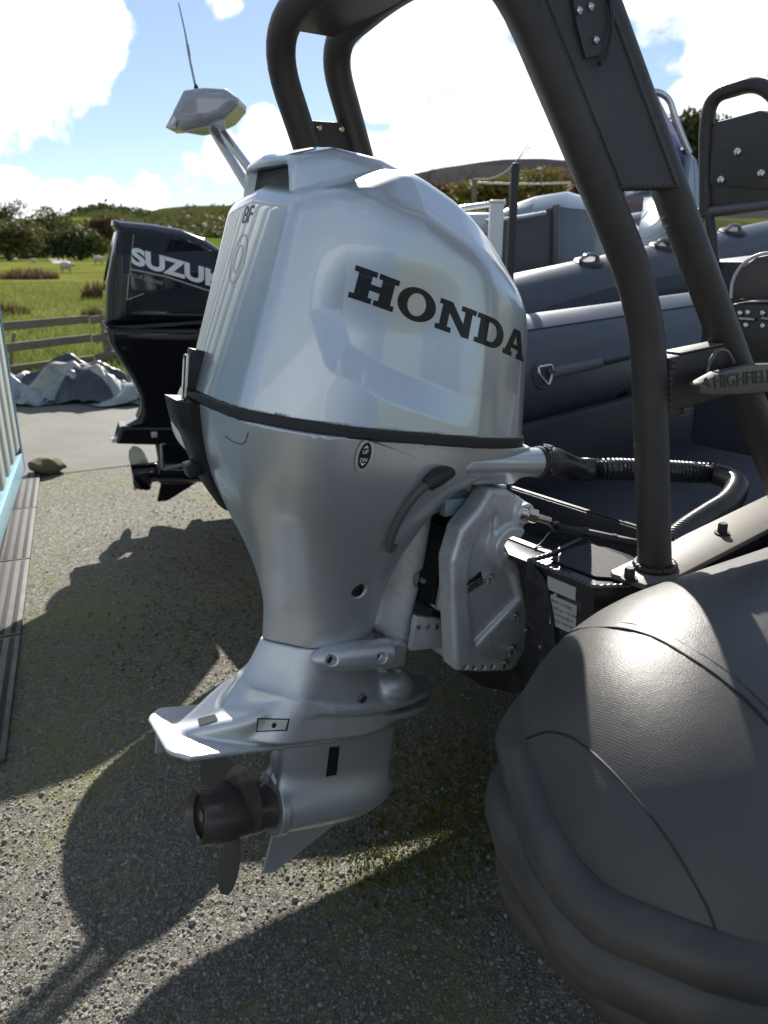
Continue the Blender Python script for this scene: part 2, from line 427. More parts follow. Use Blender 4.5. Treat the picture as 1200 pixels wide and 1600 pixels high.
# lettering draped over the panel
H_ = [[(0,0),(.62,0),(.62,.17),(.5,.17),(.5,.40),(.80,.40),(.80,.17),(.68,.17),(.68,0),(1.30,0),(1.30,.17),(1.18,.17),(1.18,.83),(1.30,.83),(1.30,1),(.68,1),(.68,.83),(.80,.83),(.80,.60),(.5,.60),(.5,.83),(.62,.83),(.62,1),(0,1),(0,.83),(.12,.83),(.12,.17),(0,.17)]]
def ell(cx, cy, rx, ry, n=36, a0=0, a1=2*pi, end=False): return [(cx+rx*cos(a0+(a1-a0)*k/n), cy+ry*sin(a0+(a1-a0)*k/n)) for k in range(n+(1 if end else 0))]
O_ = [ell(.64, .5, .64, .53), ell(.64, .5, .31, .36)]
N_ = [[(0,0),(.52,0),(.52,.17),(.38,.17),(.38,.64),(.90,0),(1.14,0),(1.14,.83),(1.27,.83),(1.27,1),(.75,1),(.75,.83),(.89,.83),(.89,.42),(.42,1),(0,1),(0,.83),(.12,.83),(.12,.17),(0,.17)]]
D_ = [[(0,0)]+ell(.62, .5, .60, .5, 18, -pi/2, pi/2, True)+[(0,1),(0,.83),(.12,.83),(.12,.17),(0,.17)], [(.46,.18)]+ell(.60, .5, .28, .32, 14, -pi/2, pi/2, True)+[(.46,.82)]]
A_ = [[(0,0),(.50,0),(.50,.17),(.39,.17),(.44,.30),(.84,.30),(.89,.17),(.78,.17),(.78,0),(1.32,0),(1.32,.17),(1.22,.17),(.86,1),(.46,1),(.10,.17),(0,.17)], [(.51,.46),(.77,.46),(.64,.79)]]
def drape(name, v, f, fn, org, ux, uz, dirn, m, parent, lift=.0007, reach=.25):
    P = np.array(org)+v[:, :1]*np.array(ux)+v[:, 1:2]*np.array(uz)
    Q = project(fn, P, dirn, reach)-np.array(dirn)*lift
    return mesh(name, Q, f, m, parent)
hx = 0; hv = []; hf = []
HONDA_K = .0625
for L, adv in ((H_, 1.36), (O_, 1.35), (N_, 1.32), (D_, 1.27), (A_, 1.3)):
    v, f = outline_mesh(L, .12); v = v.copy(); v[:, 0] += hx; hf += [[i+sum(len(q) for q in hv) for i in p] for p in f]; hv.append(v); hx += adv
hv = np.concatenate(hv)
# baseline falls towards the bow
drape('lettering', hv, hf, upper_cowl, (-.050, -.42, 1.402), (.0668, 0, -.0130), (.006, 0, .0555), (0, 1, 0), M_PRINT, o_cowl)
# roundel and small mark on the rear face
for (rx, rz, w) in ((.034, .046, .0028), (.015, .026, .0022)):
    v, f = outline_mesh([ell(0, 0, rx, rz, 40), ell(0, 0, rx-w, rz-w, 40)], .012)
    drape('roundel', v, f, upper_cowl, (-.4, 0, 1.448), (0, -1, 0), (0, 0, 1), (1, 0, 0), mat('gold print', (.55, .52, .42), .35, .5), o_cowl)
v, f = text_mesh('BF', .045, offset=.0005, step=.012)
drape('model_mark', v, f, upper_cowl, (-.4, .028, 1.515), (0, -1, 0), (0, 0, 1), (1, 0, 0), M_PRINT, o_cowl, reach=.5)

# lower cover
ZL = [.65, .737, .828, .917, 1.015, 1.082, 1.12, 1.17]
def lower_cover(x, y, z):
    a = np.abs(y)
    xa = I(z, ZL, [-.066, -.066, -.088, -.128, -.180, -.203, -.212, -.222])
    w = I(z, ZL, [.098, .112, .142, .182, .228, .252, .261, .270])
    xf = I(z, [.65, .80, .90, .97, 1.03, 1.07, 1.10, 1.16], [.226, .234, .248, .268, .312, .39, .455, .478])
    f = a-w+.12*np.maximum(x-.22, 0)
    f = smax(f, xa-x+.6*a*a, .025)
    f = smax(f, -.70*x+.714*a-(-.70*(xa+.055)+.714*(w-.045)), .035)
    f = smax(f, x-xf, .02)
    f = smax(f, (.60*x+.80*a)-(.60*(xf-.045)+.80*(w-.02)), .05)
    f = smax(f, z-(zband(x)-.009), .004)
    # thumb switch well and screw wells
    for (cx, cz, r, d) in SWELLS:
        f = smax(f, -(scyl(x, y, z, (cx, -.5, cz), (cx, -I(cz, ZL, [.098, .112, .142, .182, .228, .252, .261, .270])+d, cz), r)), .006)
    return smax(f, .6475-z, .003)
p_up = EL(567, 711, -.258); p_plug = EL(565, 926, -.135); p_scr = EL(427, 965, -.085)
SWELLS = [(p_plug.x, p_plug.z, .0185, .012), (p_scr.x+.004, p_scr.z, .010, .014)]
o_low = nets('lower_cover', lower_cover, (-.26, -.30, .63), (.53, .30, 1.20), .0065, M_SATIN, honda)
# tilt switch: rocker in an oval well
v, f = outline_mesh([ell(0, 0, .019, .034, 32), ell(0, 0, .0135, .026, 32)], .01)
sw = drape('tilt_switch', v, f, lower_cover, (p_up.x, -.42, p_up.z), (1, 0, 0), (0, 0, 1), (0, 1, 0), mat('switch bezel', (.66, .67, .69), .3, .6), honda, .003)
v, f = outline_mesh([ell(0, 0, .0135, .026, 32)], .01)
drape('rocker', v, f, lower_cover, (p_up.x, -.42, p_up.z), (1, 0, 0), (0, 0, 1), (0, 1, 0), M_BLACK, sw, .0015)
for (tx, dz) in (('UP', .004), ('DN', -.012)):
    v, f = text_mesh(tx, .0105, offset=.0003, align='CENTER')
    drape('symbol', v, f, lower_cover, (p_up.x, -.42, p_up.z+dz), (1, 0, 0), (0, 0, 1), (0, 1, 0), M_WPRINT, sw, .0025)
for s in (1, -1):
    drape('symbol', np.array([(-.006, .0145*s, 0), (.006, .0145*s, 0), (0, .021*s, 0)]), [(0, 1, 2)], lower_cover, (p_up.x, -.42, p_up.z), (1, 0, 0), (0, 0, 1), (0, 1, 0), M_WPRINT, sw, .0025)
def yside(fn, x, z): return float(project(fn, [(x, -.45, z)], (0, 1, 0), .4)[0][1])
yp = yside(lower_cover, p_plug.x, p_plug.z)
b = MB(); b.lathe([(-.004, .0165), (.002, .0165), (.004, .013)], (p_plug.x, yp+.001, p_plug.z), (0, -1, 0)); pl = b.build('mount_plug', M_RUB, honda)
b = MB(); b.hexbolt((p_plug.x, yp-.002, p_plug.z), (0, -1, 0), .008, .006); b.build('bolt_head', M_STEEL, pl)
b = MB(); b.lathe([(-.004, .0085), (.001, .0085), (.003, .006)], (p_scr.x+.004, yside(lower_cover, p_scr.x+.004, p_scr.z), p_scr.z), (0, -1, 0)); b.build('screw', mat('dark screw', (.1, .1, .1), .4, .8), honda)
# engraved hatch line of the rear flap
def groove(name, pts, fn, parent, r=.0012, m=None):
    P = project(fn, pts, (0, 1, 0), .4); b = MB(); b.tube([Vector(p) for p in P], r, 6); return b.build(name, m or M_BLACK, parent)


# gearcase: extension, splash plate, anti-ventilation plate, strut, torpedo and skeg cast as one
TX = .10
BOSS = EL(606, 1068, -.055)
SKEG = [(.022, .16), (.012, .09), (-.004, .0), (.034, -.010), (.12, .045), (.262, .125), (.28, .17)]
def gearcase(x, y, z):
    zt = z+TX*x; a = np.abs(y)
    xa = I(z, [.43, .49, .57, .65], [-.185, -.150, -.100, -.068])
    w = I(z, [.43, .50, .57, .65], [.130, .119, .105, .097])
    xf = I(z, [.43, .53, .60, .65], [.30, .262, .236, .224])
    ext = smax(a-w, xa-x+.6*a*a, .025)
    ext = smax(ext, -.70*x+.714*a-(-.70*(xa+.055)+.714*(w-.045)), .035)
    ext = smax(ext, .60*x+.80*a-(.60*(xf-.045)+.80*(w-.02)), .05)
    ext = smax(ext, x-xf, .02); ext = smax(ext, z-.646, .003); ext = smax(ext, .44-zt, .01)
    # splash plate, nose to the front
    hw = .132*np.sqrt(np.clip(1-((x-.08)/.36)**2, 0, 1))*(x > .08)+(x <= .08)*np.interp(x, [-.10, -.06, 0, .08], [.035, .072, .108, .132])
    pl = smax(a-hw, np.abs(zt-(.532-.10*np.clip(x-.05, 0, .4)-.35*np.clip(a-.08, 0, 1)))-.008, .006)
    pl = smax(pl, -.095-x, .01)*.8
    f = smin(ext, pl, .014)
    f = smin(f, np.sqrt(((x-BOSS.x)/1.25)**2+((a+BOSS.y)/1.1)**2+((z-BOSS.z)/.75)**2+1e-9)-.056, .012)
    lip = smax(a-hw*.93, np.abs(zt-.480+.06*np.clip(x, 0, 1))-.009, .006); lip = smax(lip, -.115-x, .01)*.8
    f = smin(f, lip, .008)
    # raised web running aft to a point
    web = smax(a-(.026+.068*sstep(x, -.26, -.08)), zt-(.425+.46*np.clip(x+.262, 0, .26)), .02); web = smax(web, np.maximum(x-.2, -.262-x), .02); web = smax(web, .42-zt, .005)
    f = smin(f, web*.85, .008)
    # anti-ventilation plate
    hv_ = .108-.30*np.clip(x-.10, 0, 1)-.9*np.clip(-.245-x, 0, 1)
    av = smax(a-hv_, np.abs(zt-.424)-.0065, .006); av = smax(av, np.maximum(-.288-x, x-.33), .02)
    f = smin(f, av, .008)
    # strut
    u = np.clip((x-.0)/.345, 0, 1); th = .012+.042*np.sqrt(np.clip(np.sin(pi*np.clip(u, 0, 1)**.8), 0, 1))
    st = smax(a-th, np.maximum(-.004-x, x-(.340-.0*z)), .02); st = smax(st, np.maximum(zt-.45, .20-zt), .01)
    f = smin(f, st, .035)
    # torpedo
    rr = I(x, [.0, .05, .15, .22, .28, .32, .35], [.0715, .0725, .073, .070, .056, .036, .008])
    tp = np.sqrt(y*y+(zt-.2)**2+1e-9)-rr; tp = smax(tp, np.maximum(.004-x, x-.352), .006)
    f = smin(f, tp, .045)
    fl = np.sqrt(y*y+(zt-.2)**2+1e-9)-.0775; fl = smax(fl, np.abs(x-.014)-.012, .004)
    f = smin(f, fl, .004)
    sk = smax(poly_sdf(x, z, SKEG), a-.004-.03*np.clip(z, 0, .15), .006)
    f = smin(f, sk, .022)
    # step behind the water intake
    cut = sbox(x, a, z, (.20, .062, .312), (.10, .03, .075), .004)
    return f
o_gear = nets('gearcase', gearcase, (-.31, -.19, -.03), (.46, .19, .67), .0058, M_SATIN, honda)

def onside(fn, px, py, y0):
    """local surface point under a pixel"""
    c = EI @ (Vector(CAMP)-Vector(EO)); p = EL(px, py, y0); d = (p-c).normalized(); st = p-d*.3
    return Vector(project(fn, [st], d, .8)[0]), d
def patch(name, quad, fn, m, parent, lift=.001, y0=-.05, n=6):
    c = EI @ (Vector(CAMP)-Vector(EO)); q = [np.array(EL(*p, y0)) for p in quad]; V = []; Fc = []
    for i in range(n+1):
        for j in range(n+1):
            s, t = i/n, j/n; V.append((q[0]*(1-s)+q[1]*s)*(1-t)+(q[3]*(1-s)+q[2]*s)*t)
    for i in range(n):
        for j in range(n): k = i*(n+1)+j; Fc.append((k, k+n+1, k+n+2, k+1))
    d = np.array(V)-np.array(c); d /= np.linalg.norm(d, axis=1)[:, None]; Q = project(fn, np.array(V)-d*.2, d, .5)-d*lift
    o = mesh(name, Q, Fc, m, parent); return o
b = MB(); b.tube([onside(lower_cover, *q, -.2)[0] for q in ((391, 656), (388, 676), (384, 690), (378, 694), (366, 691), (352, 682))], .0011, 6); b.build('flap_seam', M_BLACK, o_low)
patch('intake_grille', [(515, 1168), (531, 1166), (526, 1211), (509, 1214)], gearcase, M_BLACK, honda, .0012)
an = patch('anode', [(402, 1122), (453, 1123), (449, 1142), (400, 1144)], gearcase, M_BLACK, honda, .0012, -.07)
patch('anode_face', [(404, 1124), (450, 1125), (446, 1140), (402, 1142)], gearcase, M_ZINC, an, .003, -.07)
pa, _ = onside(gearcase, 427, 1132, -.07)
b = MB(); b.lathe([(0, .006), (.0035, .0055)], pa+Vector((0, -.003, 0)), (0, -1, 0), 12); b.build('screw', mat('dark screw', (.1, .1, .1), .4, .8), an)
# dark filler on the web
pw = [onside(gearcase, px, py, -.03)[0] for px, py in ((312, 1134), (309, 1123), (336, 1116), (341, 1125))]
mesh('vent_patch', [p+Vector((-.001, -.0015, .0015)) for p in pw], [(0, 1, 2, 3)], M_BLACK, honda)
b = MB(); b.box((-.272, .01, .425), (.02, .008, .045), bev=.002); b.build('trim_tab', M_SATIN, honda)
# lower mount cover: bullet pod with two bolts
ma, mb_ = EL(484, 1030, -.105), EL(607, 1020, -.115)
def pod(x, y, z):
    ax = np.array(mb_-ma); L = np.linalg.norm(ax); ax = ax/L; t = (x-ma.x)*ax[0]+(y-ma.y)*ax[1]+(z-ma.z)*ax[2]
    d = np.sqrt((x-ma.x-t*ax[0])**2+((y-ma.y-t*ax[1])*.9)**2+(z-ma.z-t*ax[2])**2+1e-9)
    r = .034*np.sqrt(np.clip(1-(1-np.clip(t/(L*.62), 0, 1))**2, 0, 1)); f = smax(d-r, np.maximum(-t, t-L), .008)
    for s in (.2, .80): c = ma+Vector(ax)*L*s; f = smax(f, -scyl(x, y, z, c+Vector((0, -.06, .01)), c+Vector((0, -.022+.006*(s < .5), .004)), .0115), .004)
    return f
o_pod = nets('mount_cover', pod, (ma.x-.02, -.16, min(ma.z, mb_.z)-.05), (mb_.x+.02, -.06, ma.z+.05), .0035, M_SATIN, honda)
for s in (.2, .80):
    c = ma+(mb_-ma)*s; b = MB(); b.hexbolt(c+Vector((0, -.016+.004*(s < .5), .003)), (0, -1, .1), .0085, .007); b.build('bolt_head', M_STEEL, o_pod)
# rubber-topped lower mount block ahead of the pod, and the round boss on the splash plate
b = MB(); c = EL(614, 1018, -.09); b.box(c, (.045, .05, .06), bev=.006); b.build('mount_block', M_SATIN, honda)
for px in (600, 622):
    b = MB(); c = EL(px, 1049, -.07); b.hexbolt(c, (0, 0, 1), .008, .008); b.build('bolt_head', M_CAST, honda)

# propeller
prop = empty('propeller', (0, 0, 0)); prop.parent = honda
PAX = Vector((1, 0, -.10)).normalized(); PC = Vector((0, 0, .2))
b = MB(); b.lathe([(-.172, .050), (-.186, .060), (-.188, .0655), (-.184, .0665), (-.10, .0655), (-.006, .0605), (.0, .058)], PC, PAX, 40, cap=False)
b.lathe([(-.186, .060), (-.160, .057), (-.157, .0)], PC, PAX, 40, cap=False)
b.lathe([(-.172, .0), (-.172, .013), (-.160, .015), (-.156, .024)], PC, PAX, 18, cap=False)
b.build('hub', M_PROP, prop, 40)
def blade(ang):
    nr, nc = 12, 12; V = []; F = []
    uu = PAX; e1 = uu.orthogonal().normalized(); e1 = (Vector((0, -1, 0))-uu*uu.dot(Vector((0, -1, 0)))).normalized(); e2 = uu.cross(e1)
    for s in (1, -1):
        for i in range(nr+1):
            r = .052+.142*i/nr; rr = i/nr
            ch = .172*(1-.18*rr)*sqrt(max(.0, 1-max(0, (rr-.35)/.65)**2.6))+.006; sk = .015*rr+.05*rr**2.0
            for j in range(nc+1):
                c = (j/nc-.5); pitch = .11/(2*pi*max(r, .07)); L = math.hypot(1, pitch)
                along = (c*ch+sk)
                th = ang+along/L/r*1.0; axd = -.085-.030*rr+(along)*pitch/L*1.0
                t = .0032*(1-4*c*c*.8)*(1.3-rr)*s
                p = PC+uu*(axd+t)+(e1*cos(th)+e2*sin(th))*r; V.append(p)
    m = (nr+1)*(nc+1)
    for s in (0, 1):
        for i in range(nr):
            for j in range(nc):
                k = s*m+i*(nc+1)+j; q = (k, k+1, k+nc+2, k+nc+1); F.append(q if s else q[::-1])
    rim = [i*(nc+1) for i in range(nr+1)]+[nr*(nc+1)+j for j in range(1, nc+1)]+[i*(nc+1)+nc for i in range(nr-1, -1, -1)]
    for p, q in zip(rim[:-1], rim[1:]): F.append((p, q, q+m, p+m))
    return mesh('blade', V, F, M_PROP, prop, True, 50)
BLADE0 = radians(-62)
for k in range(3): blade(BLADE0+k*2*pi/3)

# swivel bracket and clamp brackets
def exsdf(poly, y0, y1, k=.006):
    return lambda x, y, z: smax(poly_sdf(x, z, poly), np.abs(y-(y0+y1)*.5)-abs(y1-y0)*.5, k)
SW = [(p.x, p.z) for p in [EL(px, py, -.10) for px, py in ((655, 800), (690, 770), (722, 776), (700, 795), (677, 808), (669, 860), (660, 908), (651, 945), (645, 975), (641, 1014), (615, 1004), (594, 988), (604, 930), (620, 860), (640, 815))]]
def swivel(x, y, z):
    f = smax(poly_sdf(x, z, SW)-.004, np.abs(y)-(.105-.035*sstep(x, .3, .2)), .03)
    
    c = EL(660, 905, -.10); f = smax(f, -scyl(x, y, z, (c.x, -.2, c.z), (c.x, -.085, c.z), .02), .008)
    return f
o_sw = nets('swivel_bracket', swivel, (.18, -.13, .57), (.45, .13, 1.06), .006, M_CAST, honda)
c = EL(662, 908, -.09); b = MB(); b.lathe([(0, .006), (.012, .006)], c+Vector((0, .01, 0)), (0, -1, 0), 12); b.build('grease_nipple', M_ZINC, o_sw)
b = MB()
CLP = [EL(px, py, -.20) for px, py in ((757, 762), (738, 792), (712, 822), (698, 870), (699, 930), (703, 1000), (705, 1041), (745, 1043), (790, 1040), (814, 1008), (818, 985), (806, 930), (796, 880), (782, 868), (773, 845), (781, 826), (803, 815), (812, 798), (800, 775), (780, 763))]
CLP = [(p.x, p.z) for p in CLP]; ccx = sum(p[0] for p in CLP)/len(CLP); ccz = sum(p[1] for p in CLP)/len(CLP)
CLI = [(p.x, p.z) for p in [EL(px, py, -.20) for px, py in ((762, 800), (735, 828), (722, 880), (722, 940), (733, 1000), (800, 930), (789, 892), (770, 882), (758, 860), (760, 832))]]
HOOK = EL(782, 846, -.20)
def clamp(x, y, z):
    f = smax(poly_sdf(x, z, [(ccx+(p[0]-ccx)*.93, ccz+(p[1]-ccz)*.95) for p in CLP])-.0135, np.abs(y+.198)-.030, .014)
    rec = smax(poly_sdf(x, z, CLI), -y-.50, .01); rec = smax(rec, y+.212, .006)
    f = smax(f, -rec, .012)
    # heavy ring round the hook of the clamp and the tilt tube boss
    boss = scyl(x, y, z, (EL(803, 795, -.2).x, -.245, EL(803, 795, -.2).z), (EL(803, 795, -.2).x, -.17, EL(803, 795, -.2).z), .024, .006)
    f = smin(f, boss, .012)
    rd_ = np.sqrt((x-HOOK.x)**2+(z-HOOK.z)**2+1e-9); rg = smax(np.abs(rd_-.036)-.013, np.abs(y+.214)-.030, .008); rg = smax(rg, (x-HOOK.x)*.8-(z-HOOK.z)*.6-.004, .006); f = smin(f, rg, .010)
    f = smax(f, -smax(rd_-.022, np.abs(y+.2)-.2, .004), .006)
    for px, py in ((716, 1035), (730, 1035), (744, 1035), (758, 1034)):
        p = EL(px, py, -.2); f = smax(f, -scyl(x, y, z, (p.x, -.4, p.z), (p.x, 0, p.z), .0065), .002)
    return f
xs = [p[0] for p in CLP]; zs = [p[1] for p in CLP]
o_cl = nets('clamp_bracket', clamp, (min(xs)-.02, -.26, min(zs)-.02), (max(xs)+.04, -.15, max(zs)+.03), .0042, M_CAST, honda)
o_c2 = o_cl.copy(); COL.objects.link(o_c2); o_c2.location.y = .36
def onclamp(px, py, d=0):
    p = EL(px, py, -.215); q = project(clamp, [(p.x, -.30, p.z)], (0, 1, 0), .15)[0]; return Vector(q)+Vector((0, -d, 0))
v0 = [onclamp(*p, .001) for p in ((722, 910), (752, 893), (757, 912), (731, 929))]
pt = mesh('rating_plate', v0, [(0, 3, 2, 1)], M_BLACK, o_cl)
def onquad(txts, q, m, parent, name='print', lift=.0006):
    """lines of small print inside a quad: list of (text, u, v, height)"""
    q = [Vector(p) for p in q]; n = (q[1]-q[0]).cross(q[3]-q[0]).normalized()
    c = EI @ (Vector(CAMP)-Vector(EO))
    for (tx, u, vv, h) in txts:
        v, f = text_mesh(tx, 1); wmax = max(.001, v[:, 0].max()); ex = q[1]-q[0]; ey = q[3]-q[0]
        sx = h*ey.length/ex.length*.9
        P = [q[0]+ex*(u+p[0]*sx)+ey*(vv+p[1]*h)+n*lift for p in v]
        mesh(name, P, f, m, parent)
qq = [v0[3], v0[2], v0[1], v0[0]]
nn = (qq[1]-qq[0]).cross(qq[3]-qq[0])
onquad([('CE', .06, .66, .30), ('BF 100 D', .36, .66, .2), ('73.6 kW 169 kg', .06, .38, .18), ('MADE IN JAPAN', .06, .10, .18)], qq, M_WPRINT, o_cl, lift=.0006 if nn.y < 0 else -.0006)
for (px, py, L, r) in ((768, 901, .035, .008), (800, 957, .02, .007), (795, 1008, .035, .009), (783, 1031, .03, .009)):
    p = onclamp(px, py); dv = Vector((-.75, -.62, -.15))
    b = MB(); b.lathe([(0, r*.62), (L, r*.62), (L+.003, r*.4)], p, dv, 12); b.hexbolt(p, dv, r*1.15, .012); b.build('mounting_bolt', mat('dull zinc', (.42, .38, .33), .35, .9, var=.2, vscale=40), o_cl)
b = MB(); q = EL(796, 1030, -.215); b.box(q, (.045, .02, .016), Matrix.Rotation(.5, 4, 'Y'), .003); b.build('bracket_foot', M_CAST, o_cl)
# hydraulics between the brackets
b = MB(); b.lathe([(0, .021), (.27, .021)], (.40, -.05, .63), (-.03, 0, 1), 20); b.build('trim_cylinder', M_BLACK, honda)
b = MB(); b.lathe([(0, .009), (.09, .009)], EL(668, 945, -.07), (.9, .1, -.42), 14); b.build('trim_rod', M_STEEL, honda)
b = MB(); b.lathe([(0, .013), (.2, .013)], (.375, -.08, .70), (.09, .05, 1), 16); b.build('tilt_rod', M_CAST, honda)
b = MB(); b.box((.42, 0, .615), (.10, .30, .05), bev=.01); b.build('cross_member', M_CAST, honda)
b = MB(); b.box((.40, 0, .99), (.10, .26, .06), bev=.012); b.box((.46, 0, .80), (.03, .3, .32), bev=.01); b.build('tilt_head', mat('dark casting', (.05, .05, .055), .5, .3), honda)
lf = [EL(px, py, -.12) for px, py in ((668, 985), (702, 988), (698, 1006), (664, 1003))]
b = MB(); b.prism([(p.x, p.z) for p in [EL(px, py, -.13) for px, py in ((650, 962), (705, 970), (702, 1010), (640, 1016))]], -.135, -.118, lambda x, y, h: (x, h, y), .003); o_th = b.build('thrust_plate', M_CAST, honda)
for px in (654, 667, 681, 694):
    b = MB(); b.lathe([(0, .006), (.004, .006), (.005, .003)], EL(px, 979, -.137), (0, -1, 0), 12); b.build('adjust_hole', M_STEEL, o_th)
b = MB(); b.lathe([(-.21, .022), (.21, .022)], (EL(803, 795, -.2).x, 0, EL(803, 795, -.2).z), (0, 1, 0), 20); b.build('tilt_tube', M_CAST, honda)
b = MB(); c = EL(715, 790, -.15); b.box(c, (.085, .02, .04), Matrix.Rotation(-.05, 4, 'Y'), .004); b.box(c+Vector((-.02, .03, .03)), (.11, .05, .03), None, .004); b.build('steering_arm', mat('blue grey casting', (.28, .36, .40), .45, .4, var=.1), honda)
b = MB(); c = EL(655, 800, -.13); b.box(c, (.04, .03, .03), Matrix.Rotation(.4, 4, 'Y'), .003); b.build('stay', M_CAST, honda)
for px, py in ((735, 758), (752, 768), (770, 760)):
    b = MB(); b.box(EL(px, py, -.13), (.04, .05, .022), Matrix.Rotation(.1, 4, 'Y'), .004); b.build('steering_lug', M_CAST, honda)
for k, (px, py) in enumerate(((690, 770), (705, 772), (718, 770), (730, 772))):
    b = MB(); b.hexbolt(EL(px, py, -.10), (0, 0, 1), .009, .014); b.build('bolt_head', M_STEEL, honda)
# steering nut on the tilt tube
c = EL(812, 800, -.235)
b = MB(); b.lathe([(0, .017), (.012, .017), (.013, .013), (.02, .013)], c, (.9, -.42, -.2), 20); nt_ = b.build('steering_nut', M_STEEL, honda)
b = MB(); b.hexbolt(c+Vector((.9, -.42, -.2)).normalized()*.018, (.9, -.42, -.2), .017, .022); b.lathe([(.04, .0095), (.075, .0085)], c, (.9, -.42, -.2), 16); b.build('cable_end', mat('brass nickel', (.6, .55, .45), .25, 1), nt_)

# rigging tube adapter
ra, rb_ = EL(700, 722, -.225), EL(838, 722, -.20)
def adapter(x, y, z):
    ax = np.array(rb_-ra); L = np.linalg.norm(ax); ax = ax/L; t = (x-ra.x)*ax[0]+(y-ra.y)*ax[1]+(z-ra.z)*ax[2]
    d = np.sqrt((x-ra.x-t*ax[0])**2+(y-ra.y-t*ax[1])**2+(z-ra.z-t*ax[2])**2+1e-9)
    r = .033*np.sqrt(np.clip(1-(1-np.clip((t+.005)/.05, 0, 1))**2, 0, 1)); f = smax(d-r, np.maximum(-t, t-L), .006)
    fl = sbox(x, y, z, (ra.x+.11, ra.y+.03, ra.z-.045), (.20, .03, .02), .008)
    return smin(f, fl, .03)
o_ad = nets('hose_adapter', adapter, (ra.x-.03, ra.y-.06, ra.z-.09), (rb_.x+.03, ra.y+.09, ra.z+.06), .004, M_SILVER, honda)
axd = (rb_-ra).normalized()
b = MB(); b.lathe([(0, .031), (.004, .036), (.012, .0365), (.016, .036)], rb_-axd*.004, axd, 28); b.build('collar', M_RUB, o_ad)
b = MB(); b.lathe([(.014, .0365), (.026, .0365)], rb_, axd, 28); b.box(rb_+axd*.02+Vector((0, -.01, .038)), (.016, .02, .01), None, .002); b.build('hose_clip', M_STEEL, o_ad)
# flushing tube looping down the cover
b = MB()
fp = [EL(*q) for q in ((700, 735, -.235), (684, 745, -.262), (668, 758, -.262))]
b.tube(fp, [.0185, .0195, .015], 18, smooth=4); b.build('flush_elbow', M_RUB, honda)
fp = [EL(*q) for q in ((672, 755, -.262), (655, 768, -.255), (637, 790, -.24), (622, 815, -.222), (612, 840, -.205), (609, 858, -.19), (616, 850, -.165), (628, 815, -.13))]
b = MB(); b.tube(fp, .0085, 14, smooth=6); b.build('flush_tube', mat('grey rubber tube', (.09, .09, .095), .45, bump=.1, bscale=600), honda)

# latch at the rear and the black tow-handle strip below it
def aft(fn, y, z): return Vector(project(fn, [(-.5, y, z)], (1, 0, 0), .5)[0])
b = MB()
pts = [aft(lower_cover, .085, z) for z in np.linspace(1.165, .93, 10)]
V = []; F = []
for i, p in enumerate(pts):
    k = i/9; wA = .055*(1-.55*k); pr = .030*(1-.6*k)+(.012 if i in (0, 1, 2) else 0)
    for dy, dx in ((-wA, .004), (-wA, -pr*.6), (-wA*.4, -pr), (wA, -pr), (wA, .01)): V.append(p+Vector((dx, dy, 0)))
for i in range(9):
    for j in range(4): F.append((i*5+j, i*5+j+1, (i+1)*5+j+1, (i+1)*5+j))
F += [(4, 3, 2, 1, 0), tuple(45+k for k in range(5))]
mesh('handle_strip', V, F, M_BLACK, honda, True, 40)
b = MB(); p = aft(upper_cowl, .075, 1.225)
b.box(p+Vector((-.010, 0, 0)), (.03, .03, .085), Matrix.Rotation(.12, 4, 'Y'), .004); lt = b.build('latch', M_BLACK, honda)
b = MB(); q = p+Vector((-.028, -.008, -.01))
b.tube(fillet([q+Vector((0, -.008, .04)), q+Vector((0, -.008, -.05)), q+Vector((0, .012, -.05)), q+Vector((0, .012, .04)), q+Vector((0, -.008, .04))], .01), .0028, 8); b.build('latch_wire', M_STEEL, lt)
b = MB(); b.box(aft(lower_cover, .085, 1.02)+Vector((-.03, .0, 0)), (.03, .04, .03), Matrix.Rotation(-.3, 4, 'Y'), .005); b.build('handle_lug', M_BLACK, honda)
# towing eye under the front of the steering gear is hidden; engine block fills the well under the cowl
b = MB(); b.box((.33, 0, 1.08), (.22, .38, .08), bev=.02); b.build('engine_pan', mat('dark casting', (.05, .05, .055), .5, .3), honda)

# ================================================================== ground
def matnodes(name):
    m = bpy.data.materials.new(name); m.use_nodes = True; t = m.node_tree; return m, t, t.nodes['Principled BSDF'], N(t, 'ShaderNodeTexCoord').outputs['Object']
def voro(t, vec, scale, feature='F1', rnd=1):
    n = N(t, 'ShaderNodeTexVoronoi', feature=feature); n.inputs['Scale'].default_value = scale; n.inputs['Randomness'].default_value = rnd
    t.links.new(vec, n.inputs['Vector']); return n
def chip_colour(t, rnd, c):
    """stone colours by random value"""
    return ramp(t, rnd, [(0, (.125, .117, .10)), (.3, (.185, .174, .148)), (.55, (.25, .236, .202)), (.78, (.22, .213, .195)), (.93, (.36, .34, .30)), (1, (.20, .165, .125))])
def moss_mask(t, c):
    a = noise(t, c, 1.15, 5, .62); b = noise(t, c, 14, 4, .7)
    s = math_(t, 'ADD', math_(t, 'MULTIPLY', a, .8), math_(t, 'MULTIPLY', b, .45))
    n = N(t, 'ShaderNodeMapRange', interpolation_type='SMOOTHSTEP'); t.links.new(s, n.inputs[0]); n.inputs[1].default_value = .60; n.inputs[2].default_value = .76; return n.outputs[0]
